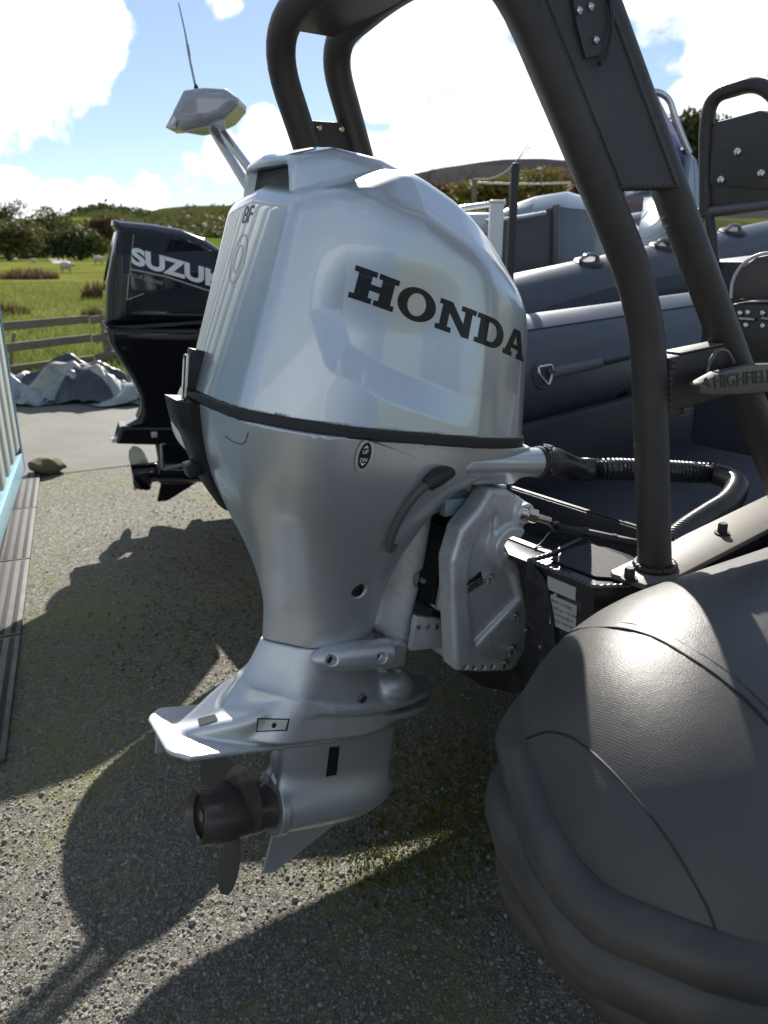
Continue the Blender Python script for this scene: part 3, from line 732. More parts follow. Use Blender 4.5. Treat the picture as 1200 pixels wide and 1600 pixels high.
def tarmac_mat():
    m, t, b, c = matnodes('chipped tarmac')
    wob = N(t, 'ShaderNodeVectorMath', operation='ADD'); t.links.new(c, wob.inputs[0])
    nn = N(t, 'ShaderNodeTexNoise'); nn.inputs['Scale'].default_value = 60; t.links.new(c, nn.inputs['Vector'])
    sc_ = N(t, 'ShaderNodeVectorMath', operation='SCALE'); sc_.inputs[3].default_value = .008; t.links.new(nn.outputs['Color'], sc_.inputs[0]); t.links.new(sc_.outputs[0], wob.inputs[1])
    v = voro(t, wob.outputs[0], 95); e = voro(t, wob.outputs[0], 95, 'DISTANCE_TO_EDGE')
    sep = N(t, 'ShaderNodeSeparateColor'); t.links.new(v.outputs['Color'], sep.inputs[0])
    cc = chip_colour(t, sep.outputs[0], c)
    edge = N(t, 'ShaderNodeMapRange', interpolation_type='SMOOTHSTEP'); t.links.new(e.outputs['Distance'], edge.inputs[0]); edge.inputs[1].default_value = .0; edge.inputs[2].default_value = .13
    base = mixc(t, edge.outputs[0], (.105, .096, .082), cc)
    big = ramp(t, noise(t, c, .55, 6, .6), [(.35, (.64, .64, .63)), (.65, (.97, .96, .94))])
    base = mixc(t, 1, base, big, 'MULTIPLY')
    mm = moss_mask(t, c)
    base = mixc(t, math_(t, 'MULTIPLY', mm, .60), base, (.15, .16, .045))
    t.links.new(base, b.inputs['Base Color']); b.inputs['Roughness'].default_value = .82; b.inputs['Specular IOR Level'].default_value = .35
    h = math_(t, 'ADD', math_(t, 'MULTIPLY', edge.outputs[0], .7), math_(t, 'MULTIPLY', sep.outputs[1], .55))
    bp = N(t, 'ShaderNodeBump'); bp.inputs['Strength'].default_value = .55; bp.inputs['Distance'].default_value = .006; t.links.new(h, bp.inputs['Height'])
    # each chip tips its own way
    tip = N(t, 'ShaderNodeVectorMath', operation='SUBTRACT'); t.links.new(v.outputs['Color'], tip.inputs[0]); tip.inputs[1].default_value = (.5, .5, .5)
    ts = N(t, 'ShaderNodeVectorMath', operation='SCALE'); ts.inputs[3].default_value = .5; t.links.new(tip.outputs[0], ts.inputs[0])
    ad = N(t, 'ShaderNodeVectorMath', operation='ADD'); t.links.new(bp.outputs[0], ad.inputs[0]); t.links.new(ts.outputs[0], ad.inputs[1])
    no = N(t, 'ShaderNodeVectorMath', operation='NORMALIZE'); t.links.new(ad.outputs[0], no.inputs[0]); t.links.new(no.outputs[0], b.inputs['Normal'])
    return m
def sheet(name, poly, z, m, n=1):
    o = mesh(name, [(x, y, z) for x, y in poly], [tuple(range(len(poly)))], m, None, False); tag(o, kind='structure'); return o
def grass_mat():
    m, t, b, c = matnodes('pasture')
    a = noise(t, c, .18, 6, .65); f = noise(t, c, 2.2, 6, .7)
    s = math_(t, 'ADD', math_(t, 'MULTIPLY', a, .65), math_(t, 'MULTIPLY', f, .35))
    col = ramp(t, s, [(.36, (.07, .075, .02)), (.46, (.125, .14, .03)), (.54, (.17, .175, .045)), (.64, (.23, .20, .09))])
    t.links.new(col, b.inputs['Base Color']); b.inputs['Roughness'].default_value = 1; b.inputs['Specular IOR Level'].default_value = 0
    bp = N(t, 'ShaderNodeBump'); bp.inputs['Strength'].default_value = .8; bp.inputs['Distance'].default_value = .12; t.links.new(f, bp.inputs['Height']); t.links.new(bp.outputs[0], b.inputs['Normal'])
    return m
M_PAST = grass_mat()
sheet('ground', [(-3000, -200), (3000, -200), (3000, 4000), (-3000, 4000)], -.012, M_PAST)
M_TAR = tarmac_mat()
mesh('tarmac_yard', [(-14, -14, 0), (14, -14, 0), (14, 9.6, 0), (-14, 9.2, 0)], [(0, 1, 2, 3)], M_TAR, None, False); tag(bpy.data.objects['tarmac_yard'], kind='structure')
def concrete_mat():
    m, t, b, c = matnodes('worn concrete')
    col = ramp(t, noise(t, c, 1.6, 8, .65), [(.35, (.125, .117, .102)), (.6, (.175, .165, .145))])
    col = mixc(t, math_(t, 'MULTIPLY', noise(t, c, 120, 3), .5), col, (.12, .115, .10))
    col = mixc(t, math_(t, 'MULTIPLY', moss_mask(t, c), .25), col, (.10, .11, .04))
    t.links.new(col, b.inputs['Base Color']); b.inputs['Roughness'].default_value = .85
    bp = N(t, 'ShaderNodeBump'); bp.inputs['Strength'].default_value = .5; bp.inputs['Distance'].default_value = .004; t.links.new(noise(t, c, 90, 6, .7), bp.inputs['Height']); t.links.new(bp.outputs[0], b.inputs['Normal'])
    return m
cA, cB = G(0, 752), G(330, 712)
sl_ = (cB[1]-cA[1])/(cB[0]-cA[0]); yl = lambda x: cA[1]+sl_*(x-cA[0])
sheet('concrete_apron', [(-13.9, yl(-13.9)), (3, yl(3)), (3, 9.4), (-13.9, 9.1)], .004, concrete_mat())

# loose and half-sunk chippings, near the camera where single stones show
def chips():
    n = 52000
    x = rng.uniform(-1.75, 1.15, n); y = rng.uniform(.62, 3.3, n)
    fade = np.clip((3.3-y)/1.5, 0, 1)*.8+.05; k = rng.random(n) < fade; x, y = x[k], y[k]; n = len(x)
    r = .0022+.0052*rng.random(n)**1.6; r = r*(1+.7*(rng.random(n) < .06)); h = r*rng.uniform(.3, .8, n); m = 5
    a0 = rng.uniform(0, 2*pi, n); el = rng.uniform(.6, 1.0, n); rot = rng.uniform(0, pi, n)
    ang = a0[:, None]+np.arange(m)*2*pi/m+rng.uniform(-.3, .3, (n, m))
    rr = r[:, None]*rng.uniform(.75, 1.15, (n, m))
    def ring(s, z, off=(0, 0)):
        px = rr*np.cos(ang)*s; py = rr*np.sin(ang)*s*el[:, None]
        return np.stack([x[:, None]+off[0]+px*np.cos(rot)[:, None]-py*np.sin(rot)[:, None], y[:, None]+off[1]+px*np.sin(rot)[:, None]+py*np.cos(rot)[:, None], z], -1)
    tilt = rng.uniform(-.45, .45, (n, 2))
    b = ring(1.0, np.full((n, m), -.001)); t = ring(.68, h[:, None]*np.ones((1, m))); 
    dz = (t[..., 0]-x[:, None])*tilt[:, :1]+(t[..., 1]-y[:, None])*tilt[:, 1:]; t[..., 2] = np.maximum(t[..., 2]+dz, .0005)
    V = np.concatenate([b, t], 1).reshape(-1, 3); base = (np.arange(n)*2*m)[:, None]
    F4 = []
    for i in range(m): j = (i+1) % m; F4.append(np.stack([np.array([i, j, m+j, m+i])+bb for bb in base]))
    F4 = np.concatenate(F4); top = np.arange(m, 2*m)[None]+base
    me = bpy.data.meshes.new('stone_chippings'); me.vertices.add(len(V)); me.vertices.foreach_set('co', V.ravel())
    li = np.concatenate([F4.ravel(), top.ravel()]).astype(np.int32); me.loops.add(len(li)); me.loops.foreach_set('vertex_index', li)
    st = np.concatenate([np.arange(len(F4))*4, len(F4)*4+np.arange(n)*m]).astype(np.int32); me.polygons.add(len(st)); me.polygons.foreach_set('loop_start', st)
    me.update(calc_edges=True); me.validate()
    mm, t_, bb, c = matnodes('stone chip')
    g = N(t_, 'ShaderNodeNewGeometry'); cc = chip_colour(t_, g.outputs['Random Per Island'], c)
    cc = mixc(t_, math_(t_, 'MULTIPLY', noise(t_, c, 300, 3), .5), cc, (.12, .11, .09))
    cc = mixc(t_, math_(t_, 'MULTIPLY', moss_mask(t_, c), .35), cc, (.09, .10, .03))
    t_.links.new(cc, bb.inputs['Base Color']); bb.inputs['Roughness'].default_value = .75; bb.inputs['Specular IOR Level'].default_value = .35
    o = link('stone_chippings', me, mm); tag(o, 'pale stone chippings worn loose in the tarmac', 'gravel', kind='stuff')
chips()
# moss creeping between the stones
def tufts(name, pts, hmin, hmax, w, m, label, cat, lean=.5, per=1):
    V = []; F = []
    for (x, y, z) in pts:
        for _ in range(per):
            h = random.uniform(hmin, hmax); a = random.uniform(0, 2*pi); l = random.uniform(0, lean)*h; ww = w*random.uniform(.6, 1.3)
            dx, dy = cos(a), sin(a); b = len(V); xx = x+random.gauss(0, w); yy = y+random.gauss(0, w)
            V += [(xx-dy*ww, yy+dx*ww, z), (xx+dy*ww, yy-dx*ww, z), (xx+dx*l*.5+dy*ww*.5, yy+dy*l*.5-dx*ww*.5, z+h*.65), (xx+dx*l, yy+dy*l, z+h)]
            F += [(b, b+1, b+2), (b, b+2, b+3)]
    o = mesh(name, V, F, m, None, False); tag(o, label, cat, kind='stuff'); return o
def leafmat(name, c1, c2, rough=.7, trans=.25):
    m, t, b, c = matnodes(name); g = N(t, 'ShaderNodeNewGeometry')
    col = mixc(t, g.outputs['Random Per Island'], c1, c2); t.links.new(col, b.inputs['Base Color']); b.inputs['Roughness'].default_value = rough; b.inputs['Specular IOR Level'].default_value = .25
    tr = N(t, 'ShaderNodeBsdfTranslucent'); t.links.new(col, tr.inputs[0]); mx = N(t, 'ShaderNodeMixShader'); mx.inputs[0].default_value = trans
    out = t.nodes['Material Output']; t.links.new(b.outputs[0], mx.inputs[1]); t.links.new(tr.outputs[0], mx.inputs[2]); t.links.new(mx.outputs[0], out.inputs[0]); return m
pts = []
for (px, py, s, n) in ((720, 1260, .10, 420), (650, 1330, .12, 420), (690, 1290, .14, 420), (760, 1190, .07, 120), (690, 1180, .08, 80), (780, 1330, .06, 60), (590, 1360, .08, 90), (310, 1000, .25, 300), (330, 900, .3, 260), (640, 1170, .08, 60), (330, 830, .4, 200)):
    c = G(px, py)
    for _ in range(n): pts.append((c[0]+random.gauss(0, s), c[1]+random.gauss(0, s), .001))
tufts('moss', pts, .003, .010, .0035, leafmat('moss green', (.10, .125, .018), (.20, .21, .045)), 'low yellow-green moss between the stones of the tarmac', 'moss', .9, 5)

# ================================================================== pasture and hills
M_GRASSB = leafmat('grass blade', (.11, .16, .025), (.22, .23, .07), .7, .35)
P_ = []
for _ in range(26000):
    y = 9.9+28*random.random()**1.7; x = -y*.56+random.random()*y*.42; P_.append((x, y, -.012))
tufts('pasture_grass', P_, .05, .17, .010, M_GRASSB, 'rough green pasture grass beyond the timber fence', 'grass', .8)
def clump(px, py, Y, w, h, n, label, cat='rushes', c1=(.10, .07, .035), c2=(.17, .13, .07)):
    c = AY(px, py, Y); V = []; F = []
    for _ in range(n):
        a = random.uniform(0, 2*pi); r = w*sqrt(random.random()); x = r*cos(a); y = r*.5*sin(a); hh = h*random.uniform(.5, 1)*(1-.5*(r/w)**2); b = len(V); l = random.gauss(0, .25)*hh; ww = .02+.006*Y*.1
        V += [(x-ww, y, 0), (x+ww, y, 0), (x+l, y+random.gauss(0, .1), hh)]; F.append((b, b+1, b+2))
    o = mesh('rush_clump', V, F, leafmat('rush '+str(c1), c1, c2), None, False); o.location = (c[0], Y, -.012); tag(o, label, cat, 'rush clumps in the pasture')
clump(45, 440, 42, 1.6, .75, 420, 'widest brown rush clump, left of the pasture below the hedges')
clump(12, 487, 20, .6, .35, 220, 'low brown rush clump at the left edge, just beyond the fence')
clump(152, 462, 26, .55, .75, 200, 'upright brown rush clump beside the black outboard motor')
clump(150, 492, 19, .35, .35, 150, 'small straw-coloured rush clump just above the fence end')

def hill(name, prof, Yn, Yf, Yback, m, ny=10, drop=0):
    """prof: (px, py) skyline; built as ground rising from Yn to the crest at Yf"""
    V = []; F = []; pr = prof; xs = np.linspace(pr[0][0], pr[-1][0], 160)
    ys = np.interp(xs, [p[0] for p in pr], [p[1] for p in pr])
    for j in range(ny+1):
        k = j/ny
        for px, py in zip(xs, ys):
            top = AY(px, py, Yf); s = sstep(np.array(k), 0, 1); Y = Yn+(Yf-Yn)*k
            V.append((top[0]*(Y/Yf)**.9, Y, -.3+(top[2]+.3)*float(s)+.02*top[2]*sin(px*.09+j*1.7)*float(s)*(1-k)))
    n = len(xs)
    for px, py in zip(xs, ys): t = AY(px, py, Yf); V.append((t[0]*1.1, Yback, -2))
    for j in range(ny+1):
        for i in range(n-1): k = j*n+i; F.append((k, k+1, k+n+1, k+n))
    o = mesh(name, V, F, m); tag(o, kind='structure'); return o
def hillmat(name, cols, sc=.02, sc2=.25):
    m, t, b, c = matnodes(name)
    v = voro(t, c, sc); sep = N(t, 'ShaderNodeSeparateColor'); t.links.new(v.outputs['Color'], sep.inputs[0])
    s = math_(t, 'ADD', math_(t, 'MULTIPLY', sep.outputs[0], .55), math_(t, 'MULTIPLY', noise(t, c, sc2, 8, .7), .45))
    t.links.new(ramp(t, s, cols), b.inputs['Base Color']); b.inputs['Roughness'].default_value = 1; b.inputs['Specular IOR Level'].default_value = 0; return m
M_HILLL = hillmat('green hillside', [(.25, (.10, .14, .02)), (.5, (.07, .10, .02)), (.75, (.10, .11, .03))])
hill('near_hill', [(-500, 395), (-200, 372), (0, 362), (60, 352), (110, 341), (172, 340), (195, 354), (215, 370), (420, 374), (650, 374), (900, 372), (1400, 370)], 92, 240, 300, M_HILLL)
hill('wooded_ridge', [(-500, 385), (-100, 385), (40, 372), (95, 345), (125, 328), (165, 323), (205, 327), (225, 333), (255, 326), (300, 322), (345, 322), (400, 320), (560, 318), (760, 330), (1000, 340), (1500, 345)], 245, 420, 520, hillmat('wood floor', [(.3, (.05, .06, .022)), (.6, (.075, .075, .03)), (.8, (.10, .15, .03))], .012))
hill('moorland_hill', [(300, 360), (500, 315), (600, 288), (640, 276), (690, 266), (730, 260), (785, 253), (850, 252), (885, 255), (960, 262), (1100, 280), (1300, 310), (1700, 340)], 540, 1300, 1700, hillmat('hazed heather moor', [(.3, (.040, .036, .044)), (.55, (.056, .050, .056)), (.8, (.062, .056, .050))], .006, .03))  # distance haze mixed into the moor's colours as a paler grey-purple

# foliage: leaf clumps through a crown's volume
def crown_mesh(blobs, n, leaf, seed=0):
    r_ = np.random.default_rng(seed); V = []; F = []
    tot = sum(b[3]*b[4]*b[5] for b in blobs)
    C_ = []
    for (cx, cy, cz, rx, ry, rz) in blobs:
        k = max(8, int(n*rx*ry*rz/tot)); d = r_.normal(size=(k, 3)); d /= np.linalg.norm(d, axis=1)[:, None]
        rad = r_.random(k)**.38*(1+.14*np.sin(d[:, 0]*7+cx)*np.cos(d[:, 2]*6+cy))
        C_.append(np.array([cx, cy, cz])+d*rad[:, None]*np.array([rx, ry, rz]))
    P = np.concatenate(C_); k = len(P); a = r_.normal(size=(k, 3)); a /= np.linalg.norm(a, axis=1)[:, None]; b = np.cross(a, r_.normal(size=(k, 3))); b /= np.linalg.norm(b, axis=1)[:, None]
    s = leaf*r_.uniform(.5, 1.3, (k, 1))
    V = np.stack([P-a*s, P+b*s*.55, P+a*s, P-b*s*.55], 1).reshape(-1, 3)
    return V, [(4*i, 4*i+1, 4*i+2, 4*i+3) for i in range(k)]
def tree(name, px, base, Y, w, h, m, label, cat='tree', trunk=.3, n=1500, leaf=None, blobs=None, group=None, seed=1, flat=.6):
    """px centre, ground point py, distance Y, width and height in metres"""
    c = AY(px, base, Y); r_ = random.Random(seed)
    root = empty(name, (c[0], Y, c[2]), 0, label, cat, group)
    bl = blobs or [(r_.uniform(-.28, .28)*w, r_.uniform(-.2, .2)*w*flat, h*r_.uniform(trunk+.12, .82), w*r_.uniform(.2, .34), w*r_.uniform(.2, .34)*flat, h*r_.uniform(.14, .26)) for _ in range(9)]
    bl = bl+[(0, 0, h*(trunk+1)*.5, w*.32, w*.32*flat, h*(1-trunk)*.40)]
    V, F = crown_mesh(bl, n, leaf or w*.045, seed); mesh('crown', V, F, m, root, False)
    b = MB(); b.tube([(0, 0, -.3), (0.02*w, 0, h*trunk*.6), (-.01*w, 0, h*.55)], [w*.045, w*.032, w*.012], 8)
    for k in range(5):
        a = r_.uniform(0, 6.28); z0 = h*r_.uniform(trunk*.6, .5); b.tube([(0, 0, z0), (cos(a)*w*.16, sin(a)*w*.1, z0+h*.14), (cos(a)*w*.3, sin(a)*w*.18, z0+h*.25)], [w*.018, w*.012, w*.004], 5)
    b.build('trunk', mat('bark', (.07, .055, .042), .9, var=.3), root); return root
L_DK = leafmat('dark hedge leaf', (.055, .068, .020), (.105, .115, .035))  # hedge leaf colours brightened in place of distance haze
L_OL = leafmat('olive leaf', (.09, .095, .028), (.16, .145, .05))
L_OC = leafmat('ochre autumn leaf', (.13, .105, .025), (.22, .19, .045))
L_RU = leafmat('rusty leaf', (.12, .065, .03), (.19, .12, .05))
GH = 'hedgerow trees across the pasture'
for i, (px, base, Y, w, h, m, lab) in enumerate([
    (14, 412, 98, 9.5, 5.6, L_OL, 'olive rounded hedgerow tree at the far left, rusty at its foot'),
    (62, 402, 118, 9, 6.0, L_DK, 'dark bushy tree in the middle of the far hedge'),
    (124, 408, 100, 9.5, 4.6, L_DK, 'dark low wide tree at the right end of the hedge'),
    (14, 380, 180, 12, 9, L_DK, 'bare-topped dark tree breaking the skyline at the left edge'),
    (95, 392, 140, 8, 7.5, L_OL, 'slim olive tree standing below the bright hillside field'),
    (160, 392, 130, 9, 5.5, L_RU, 'rusty-leaved tree near the black motor cowl'),
    (38, 398, 112, 8, 4.2, L_RU, 'low rusty bush between the left hedgerow trees'),
    (-70, 400, 110, 10, 7, L_OL, 'broad olive tree outside the left end of the hedge')]):
    tree('hedgerow_tree', px, base, Y, w, h, m, lab, 'tree', .02, 2600, .30, group=GH, seed=10+i)
def wood(name, prof, Y, hgt, m, label, n, leaf, seed, spread=4):
    r_ = np.random.default_rng(seed); bl = []
    for _ in range(int(n/42)):
        px = r_.uniform(prof[0][0], prof[-1][0]); py = np.interp(px, [p[0] for p in prof], [p[1] for p in prof]); k_ = r_.random()**1.3; c = AY(px, py+spread*k_, Y-k_*spread*4.5+r_.uniform(-12, 12)); s = hgt*r_.uniform(.35, .75)
        bl.append((c[0], c[1], c[2]-hgt*r_.uniform(.1, .7), s*.8, s*.7, s*.6))
    V, F = crown_mesh(bl, n, leaf, seed); o = mesh(name, V, F, m, None, False); tag(o, label, 'wood', kind='stuff')
wood('ridge_wood', [(85, 352), (105, 336), (125, 329), (165, 324), (205, 328), (232, 333)], 400, 9, L_DK, 'dark wood along the left ridge', 12000, 1.2, 3, 5)
wood('ridge_scrub', [(215, 336), (255, 328), (300, 324), (345, 323), (400, 322), (520, 322)], 400, 8, L_OL, 'olive scrub wood along the ridge behind the black motor', 26000, 1.0, 5, 34)
wood('valley_hedge', [(-160, 380), (0, 367), (40, 368), (80, 366), (110, 368), (180, 366)], 236, 4, L_DK, 'long dark hedge at the foot of the bright hillside field', 5000, .7, 8)
# ochre scrub and bare trees behind the boats on the right
for i, (px, base, Y, w, h, m, lab) in enumerate([
    (850, 326, 46, 6.5, 2.1, L_OC, 'ochre-leaved bush right of the ridged black mast'),
    (765, 327, 44, 5.5, 1.6, L_OC, 'yellow-green bush left of the ridged black mast'),
    (690, 325, 50, 5.0, 1.5, L_RU, 'rusty low bush beside the silver motor cowl'),
    (925, 326, 40, 4.0, 1.8, L_RU, 'rusty bush half hidden by the arch leg'),
    (1070, 320, 20, 1.8, 2.3, L_DK, 'dark tree behind the bare steel windscreen rail'),
    (1105, 330, 23, 3.0, 2.5, L_DK, 'dark bushy tree behind the tall seat backrest'),
    (1214, 330, 17, 1.2, 3.6, L_OL, 'tall thin tree cut by the right edge')]):
    tree('scrub_tree', px, base, Y, w, h, m, lab, 'tree', .02, 2600, .085 if Y < 30 else .15, group='scrub behind the boats', seed=30+i)
def bare(px, base, Y, h, seed, label):
    r_ = random.Random(seed); c = AY(px, base, Y); root = empty('bare_tree', (c[0], Y, c[2]), 0, label, 'tree', 'bare trees before the moor'); b = MB()
    def grow(p, d, L, r, k):
        q = p+d*L; b.tube([p, (p+q)*.5+Vector((r_.gauss(0, .04*L), 0, 0)), q], [r, r*.8, r*.6], 5)
        if k:
            for _ in range(3): grow(q if r_.random() < .6 else p+(q-p)*.7, (d+Vector((r_.gauss(0, .5), r_.gauss(0, .4), r_.gauss(.05, .25)))).normalized(), L*.68, r*.55, k-1)
    grow(Vector((0, 0, -.2)), Vector((0, 0, 1)), h*.34, h*.022, 4); b.build('trunk', mat('bark', (.07, .055, .042), .9, var=.3), root)
bare(715, 325, 55, 3.6, 3, 'bare winter tree left of the pole with white beads')
bare(672, 318, 60, 3.4, 6, 'bare winter tree nearest the silver cowl')
# sheep
def sheep(px, py, Y, rz, s, label):
    c = AY(px, py, Y); root = empty('sheep', (c[0], Y, -.012), rz, label, 'sheep', 'sheep grazing in the pasture'); root.scale = (s*.78,)*3
    fl = lambda x, y, z: np.minimum(np.minimum(np.sqrt((x/1.55)**2+y**2+((z-.56)/.95)**2)*1-.30+.015*np.sin(x*40)*np.sin(z*37), np.sqrt(((x-.52)/1.2)**2+y**2+((z-.60)/1.1)**2)-.13), 9)
    nets('fleece', fl, (-.6, -.4, .2), (.8, .4, .95), .05, mat('fleece', (.52, .48, .40), .95, var=.1, vscale=9), root)
    b = MB(); b.tube([(.56, 0, .62), (.70, 0, .56), (.80, 0, .47)], [.085, .075, .045], 10)
    for q in (-1, 1): b.tube([(.60, .06*q, .68), (.58, .16*q, .68)], [.02, .03], 6)
    b.build('head', mat('sheep face', (.30, .26, .22), .8), root)
    for x in (-.3, .3):
        for y in (-.14, .14): b = MB(); b.tube([(x, y, .4), (x+.01, y, .2), (x, y, 0)], [.05, .032, .03], 8); b.build('leg', mat('sheep face', (.30, .26, .22), .8), root)
sheep(103, 423, 52, 0, 1.05, 'cream sheep lying broadside in the middle of the pasture')
sheep(154, 411, 75, .6, 1.25, 'pale sheep beside the black motor cowl')
sheep(53, 413, 78, 2.9, .8, 'distant small sheep below the low rusty bush')
# track through the field gate
a, b_, c_, d_ = G(72, 402), G(98, 402), G(112, 411), G(84, 411)
V = [(p[0], p[1], -.004) for p in (d_, c_, b_, a)]
o = mesh('farm_track', V, [(0, 1, 2, 3)], mat('pale track', (.33, .32, .29), .9, var=.15)); tag(o, kind='structure')

# ================================================================== timber fence
f0, f1 = Vector(AY(0, 513, 9.9)), Vector(AY(160, 497, 11.2)); fd = Vector((f1.x-f0.x, f1.y-f0.y, 0)).normalized()
fe = empty('timber_fence', (f0.x, f0.y, 0), math.atan2(fd.y, fd.x), 'weathered timber rail fence between yard and pasture', 'fence')
M_WOOD = mat('weathered timber', (.20, .165, .125), .85, var=.25, vscale=6, bump=.5, bscale=40, dirt=((.10, .10, .06), .4), dscale=5)
for zi, z in enumerate((.11, .385, .645)):
    for k in range(6):
        b = MB(); x0 = -4.4+k*1.9; b.box((x0+.94, -.05+random.uniform(-.004, .004), z+random.uniform(-.015, .015)), (1.86, .035, .105), Matrix.Rotation(random.uniform(-.008, .008), 4, 'Y'), .004); b.build('rail', M_WOOD, fe)
for k in range(7):
    b = MB(); x0 = -4.4+k*1.9; b.box((x0+.33*0+.30, .02, .36), (.10, .09, .80), Matrix.Rotation(random.uniform(-.03, .03), 4, 'Y'), .006); b.build('post', M_WOOD, fe)
b = MB(); b.tube([(.12, .12, .0), (.16, .1, .30), (.22, .06, .55)], .022, 8); b.build('brace', M_WOOD, fe)

# ================================================================== heap of tarpaulins
hp = AY(110, 600, 8.7); heap = empty('tarpaulin_heap', (hp[0], 8.5, 0), .12, 'crumpled heap of grey and dark tarpaulins by the fence', 'tarpaulins')
from mathutils import noise as mn
def rag(name, cx, cy, w, d, h, m, seed, z0=.0, n=46, fold=2.6):
    V = []; F = []
    for j in range(n+1):
        for i in range(n+1):
            u, v = i/n*2-1, j/n*2-1; ang = math.atan2(v, u); edge = 1+.28*sin(3*ang+seed)+.15*sin(7*ang+seed*2)
            x, y = u*w*edge, v*d*edge; r = min(1, sqrt(u*u+v*v)/1.15)
            p = Vector((x*fold+seed*7, y*fold, seed*3.1)); rd = 0; amp = 1; fr = 1
            for o_ in range(3): rd += amp*((1-3.0*abs(mn.noise(p*fr))) if o_ < 2 else mn.noise(p*fr)); amp *= .45; fr *= 2.3
            q = Vector((mn.noise(p*.8+Vector((9, 0, 0))), mn.noise(p*.8+Vector((0, 9, 0))), 0))*.16
            z = z0*(1-r**3)+h*(1-r**2.0)+.115*rd*(h+.12)*2.0*(1-.5*r)
            V.append((cx+x+q.x, cy+y+q.y, max(.006+.01*seed%.02, z)))
    for j in range(n):
        for i in range(n): k = j*(n+1)+i; F.append((k, k+1, k+n+2, k+n+1))
    return mesh(name, V, F, m, heap, True)
T_G = mat('grey tarpaulin', (.27, .28, .30), .42, var=.15, dirt=((.08, .075, .07), .6), dscale=7)
T_D = mat('dark tarpaulin', (.035, .037, .05), .34, var=.2, dirt=((.10, .095, .09), .3), dscale=6)
T_W = mat('dirty white tarpaulin', (.36, .34, .31), .6, var=.15, dirt=((.12, .10, .085), .6), dscale=5)
R5 = random.Random(5)
for k in range(13):
    cx = R5.uniform(-.95, .70); top_ = .31*(1-((cx+.05)/1.15)**4); kind = (T_D, T_G, T_D, T_W, T_G)[k % 5]
    rag(('dark_sheet', 'grey_sheet', 'dark_sheet', 'white_sheet', 'grey_sheet')[k % 5], cx, R5.uniform(-.26, .22), R5.uniform(.26, .48), R5.uniform(.20, .32), top_*R5.uniform(.5, 1.0), kind, 1.3+k*1.9, top_*R5.uniform(.05, .4), 44, R5.uniform(1.7, 2.6))
rag('pale_sheet', .90, -.28, .50, .20, .13, T_G, 7.7, .03, fold=2.2)

# ================================================================== blue cabin on the left
q0 = G(41, 737); q1 = G(0, 872); cd_ = Vector((q1[0]-q0[0], q1[1]-q0[1], 0)).normalized()
cab = empty('site_cabin', (q0[0], q0[1], 0), math.atan2(cd_.y, cd_.x), 'blue framed cabin with pale vertical cladding at the left edge', 'cabin')
M_BLUE = mat('mid blue paint', (.035, .13, .22), .4, var=.1, coat=.2); M_LBLUE = mat('pale blue paint', (.22, .42, .52), .45, var=.08, coat=.2)
M_SLAT = mat('pale cladding', (.50, .54, .52), .5, var=.06, dirt=((.25, .24, .2), .3), dscale=2)
CL = 3.6; CHH = 2.5     # local +x along the wall to the camera, -y outside... wall faces local +y
b = MB(); b.box((.045, -.045, CHH/2+.02), (.09, .09, CHH), None, .008); b.build('corner_post', M_BLUE, cab)
b = MB(); b.box((CL-.045, -.045, CHH/2+.02), (.09, .09, CHH), None, .008); b.build('corner_post', M_BLUE, cab)
b = MB(); b.box((CL/2, -.035, .10), (CL-.18, .07, .13), None, .006); b.build('base_rail', M_LBLUE, cab)
b = MB(); b.box((CL/2, -.035, CHH-.06), (CL-.18, .07, .13), None, .006); b.build('top_rail', M_BLUE, cab)
b = MB(); b.box((CL/2, -1.2, CHH/2+.02), (CL-.06, 2.28, CHH-.08)); b.build('wall', M_LBLUE, cab)
b = MB(); b.box((CL/2, -1.2, CHH+.03), (CL+.1, 2.5, .08), None, .01); b.build('roof', mat('cabin roof', (.3, .32, .33), .6), cab)
sb = MB(); sb.box((0, 0, CHH/2+.05), (.17, .05, CHH-.34), None, .008); s0 = sb.build('slat', M_SLAT, cab); s0.location = (.24, -.026, 0)
for k in range(1, 11):
    s = s0.copy(); COL.objects.link(s); s.location.x = .24+k*.31
# drain covers along its foot
M_DRAIN = mat('drain grating', (.075, .068, .062), .6, var=.2, dirt=((.16, .14, .11), .4), dscale=9)
d0 = G(47, 741); d1 = G(3, 1003); dd = Vector((d1[0]-d0[0], d1[1]-d0[1], 0)); dl = dd.length
dr = empty('drain_channel', (d0[0], d0[1], 0), math.atan2(dd.y, dd.x), 'dark slotted drain channel along the foot of the blue cabin', 'drain')
seg = dl/3.0
for k in range(4):
    b = MB(); b.box((seg*(k+.5), 0, .012), (seg-.014, .150, .022), None, .004); o = b.build('grating', M_DRAIN, dr)
    b = MB()
    for j in (-.045, 0, .045): b.box((seg*(k+.5), j, .0235), (seg-.05, .020, .004), None, .001)
    b.build('slot', mat('drain slot', (.02, .02, .02), .8), o)
    if k: pass
# mossy stone at the drain's end
st = G(72, 742)
stone = nets('stone', lambda x, y, z: np.sqrt((x/1.5)**2+y*y+(z/.75)**2)-.085+.007*np.sin(x*45+1)*np.sin(y*52)+.005*np.sin(z*60+x*30), (-.2, -.16, -.1), (.2, .16, .12), .012, mat('mossy stone', (.12, .10, .055), .95, var=.4, vscale=25, bump=.6, bscale=90))
stone.location = (st[0], st[1]+.03, .06); stone.rotation_euler = (.1, .15, .5); tag(stone, 'small mossy brown stone at the end of the drain channel', 'stone')

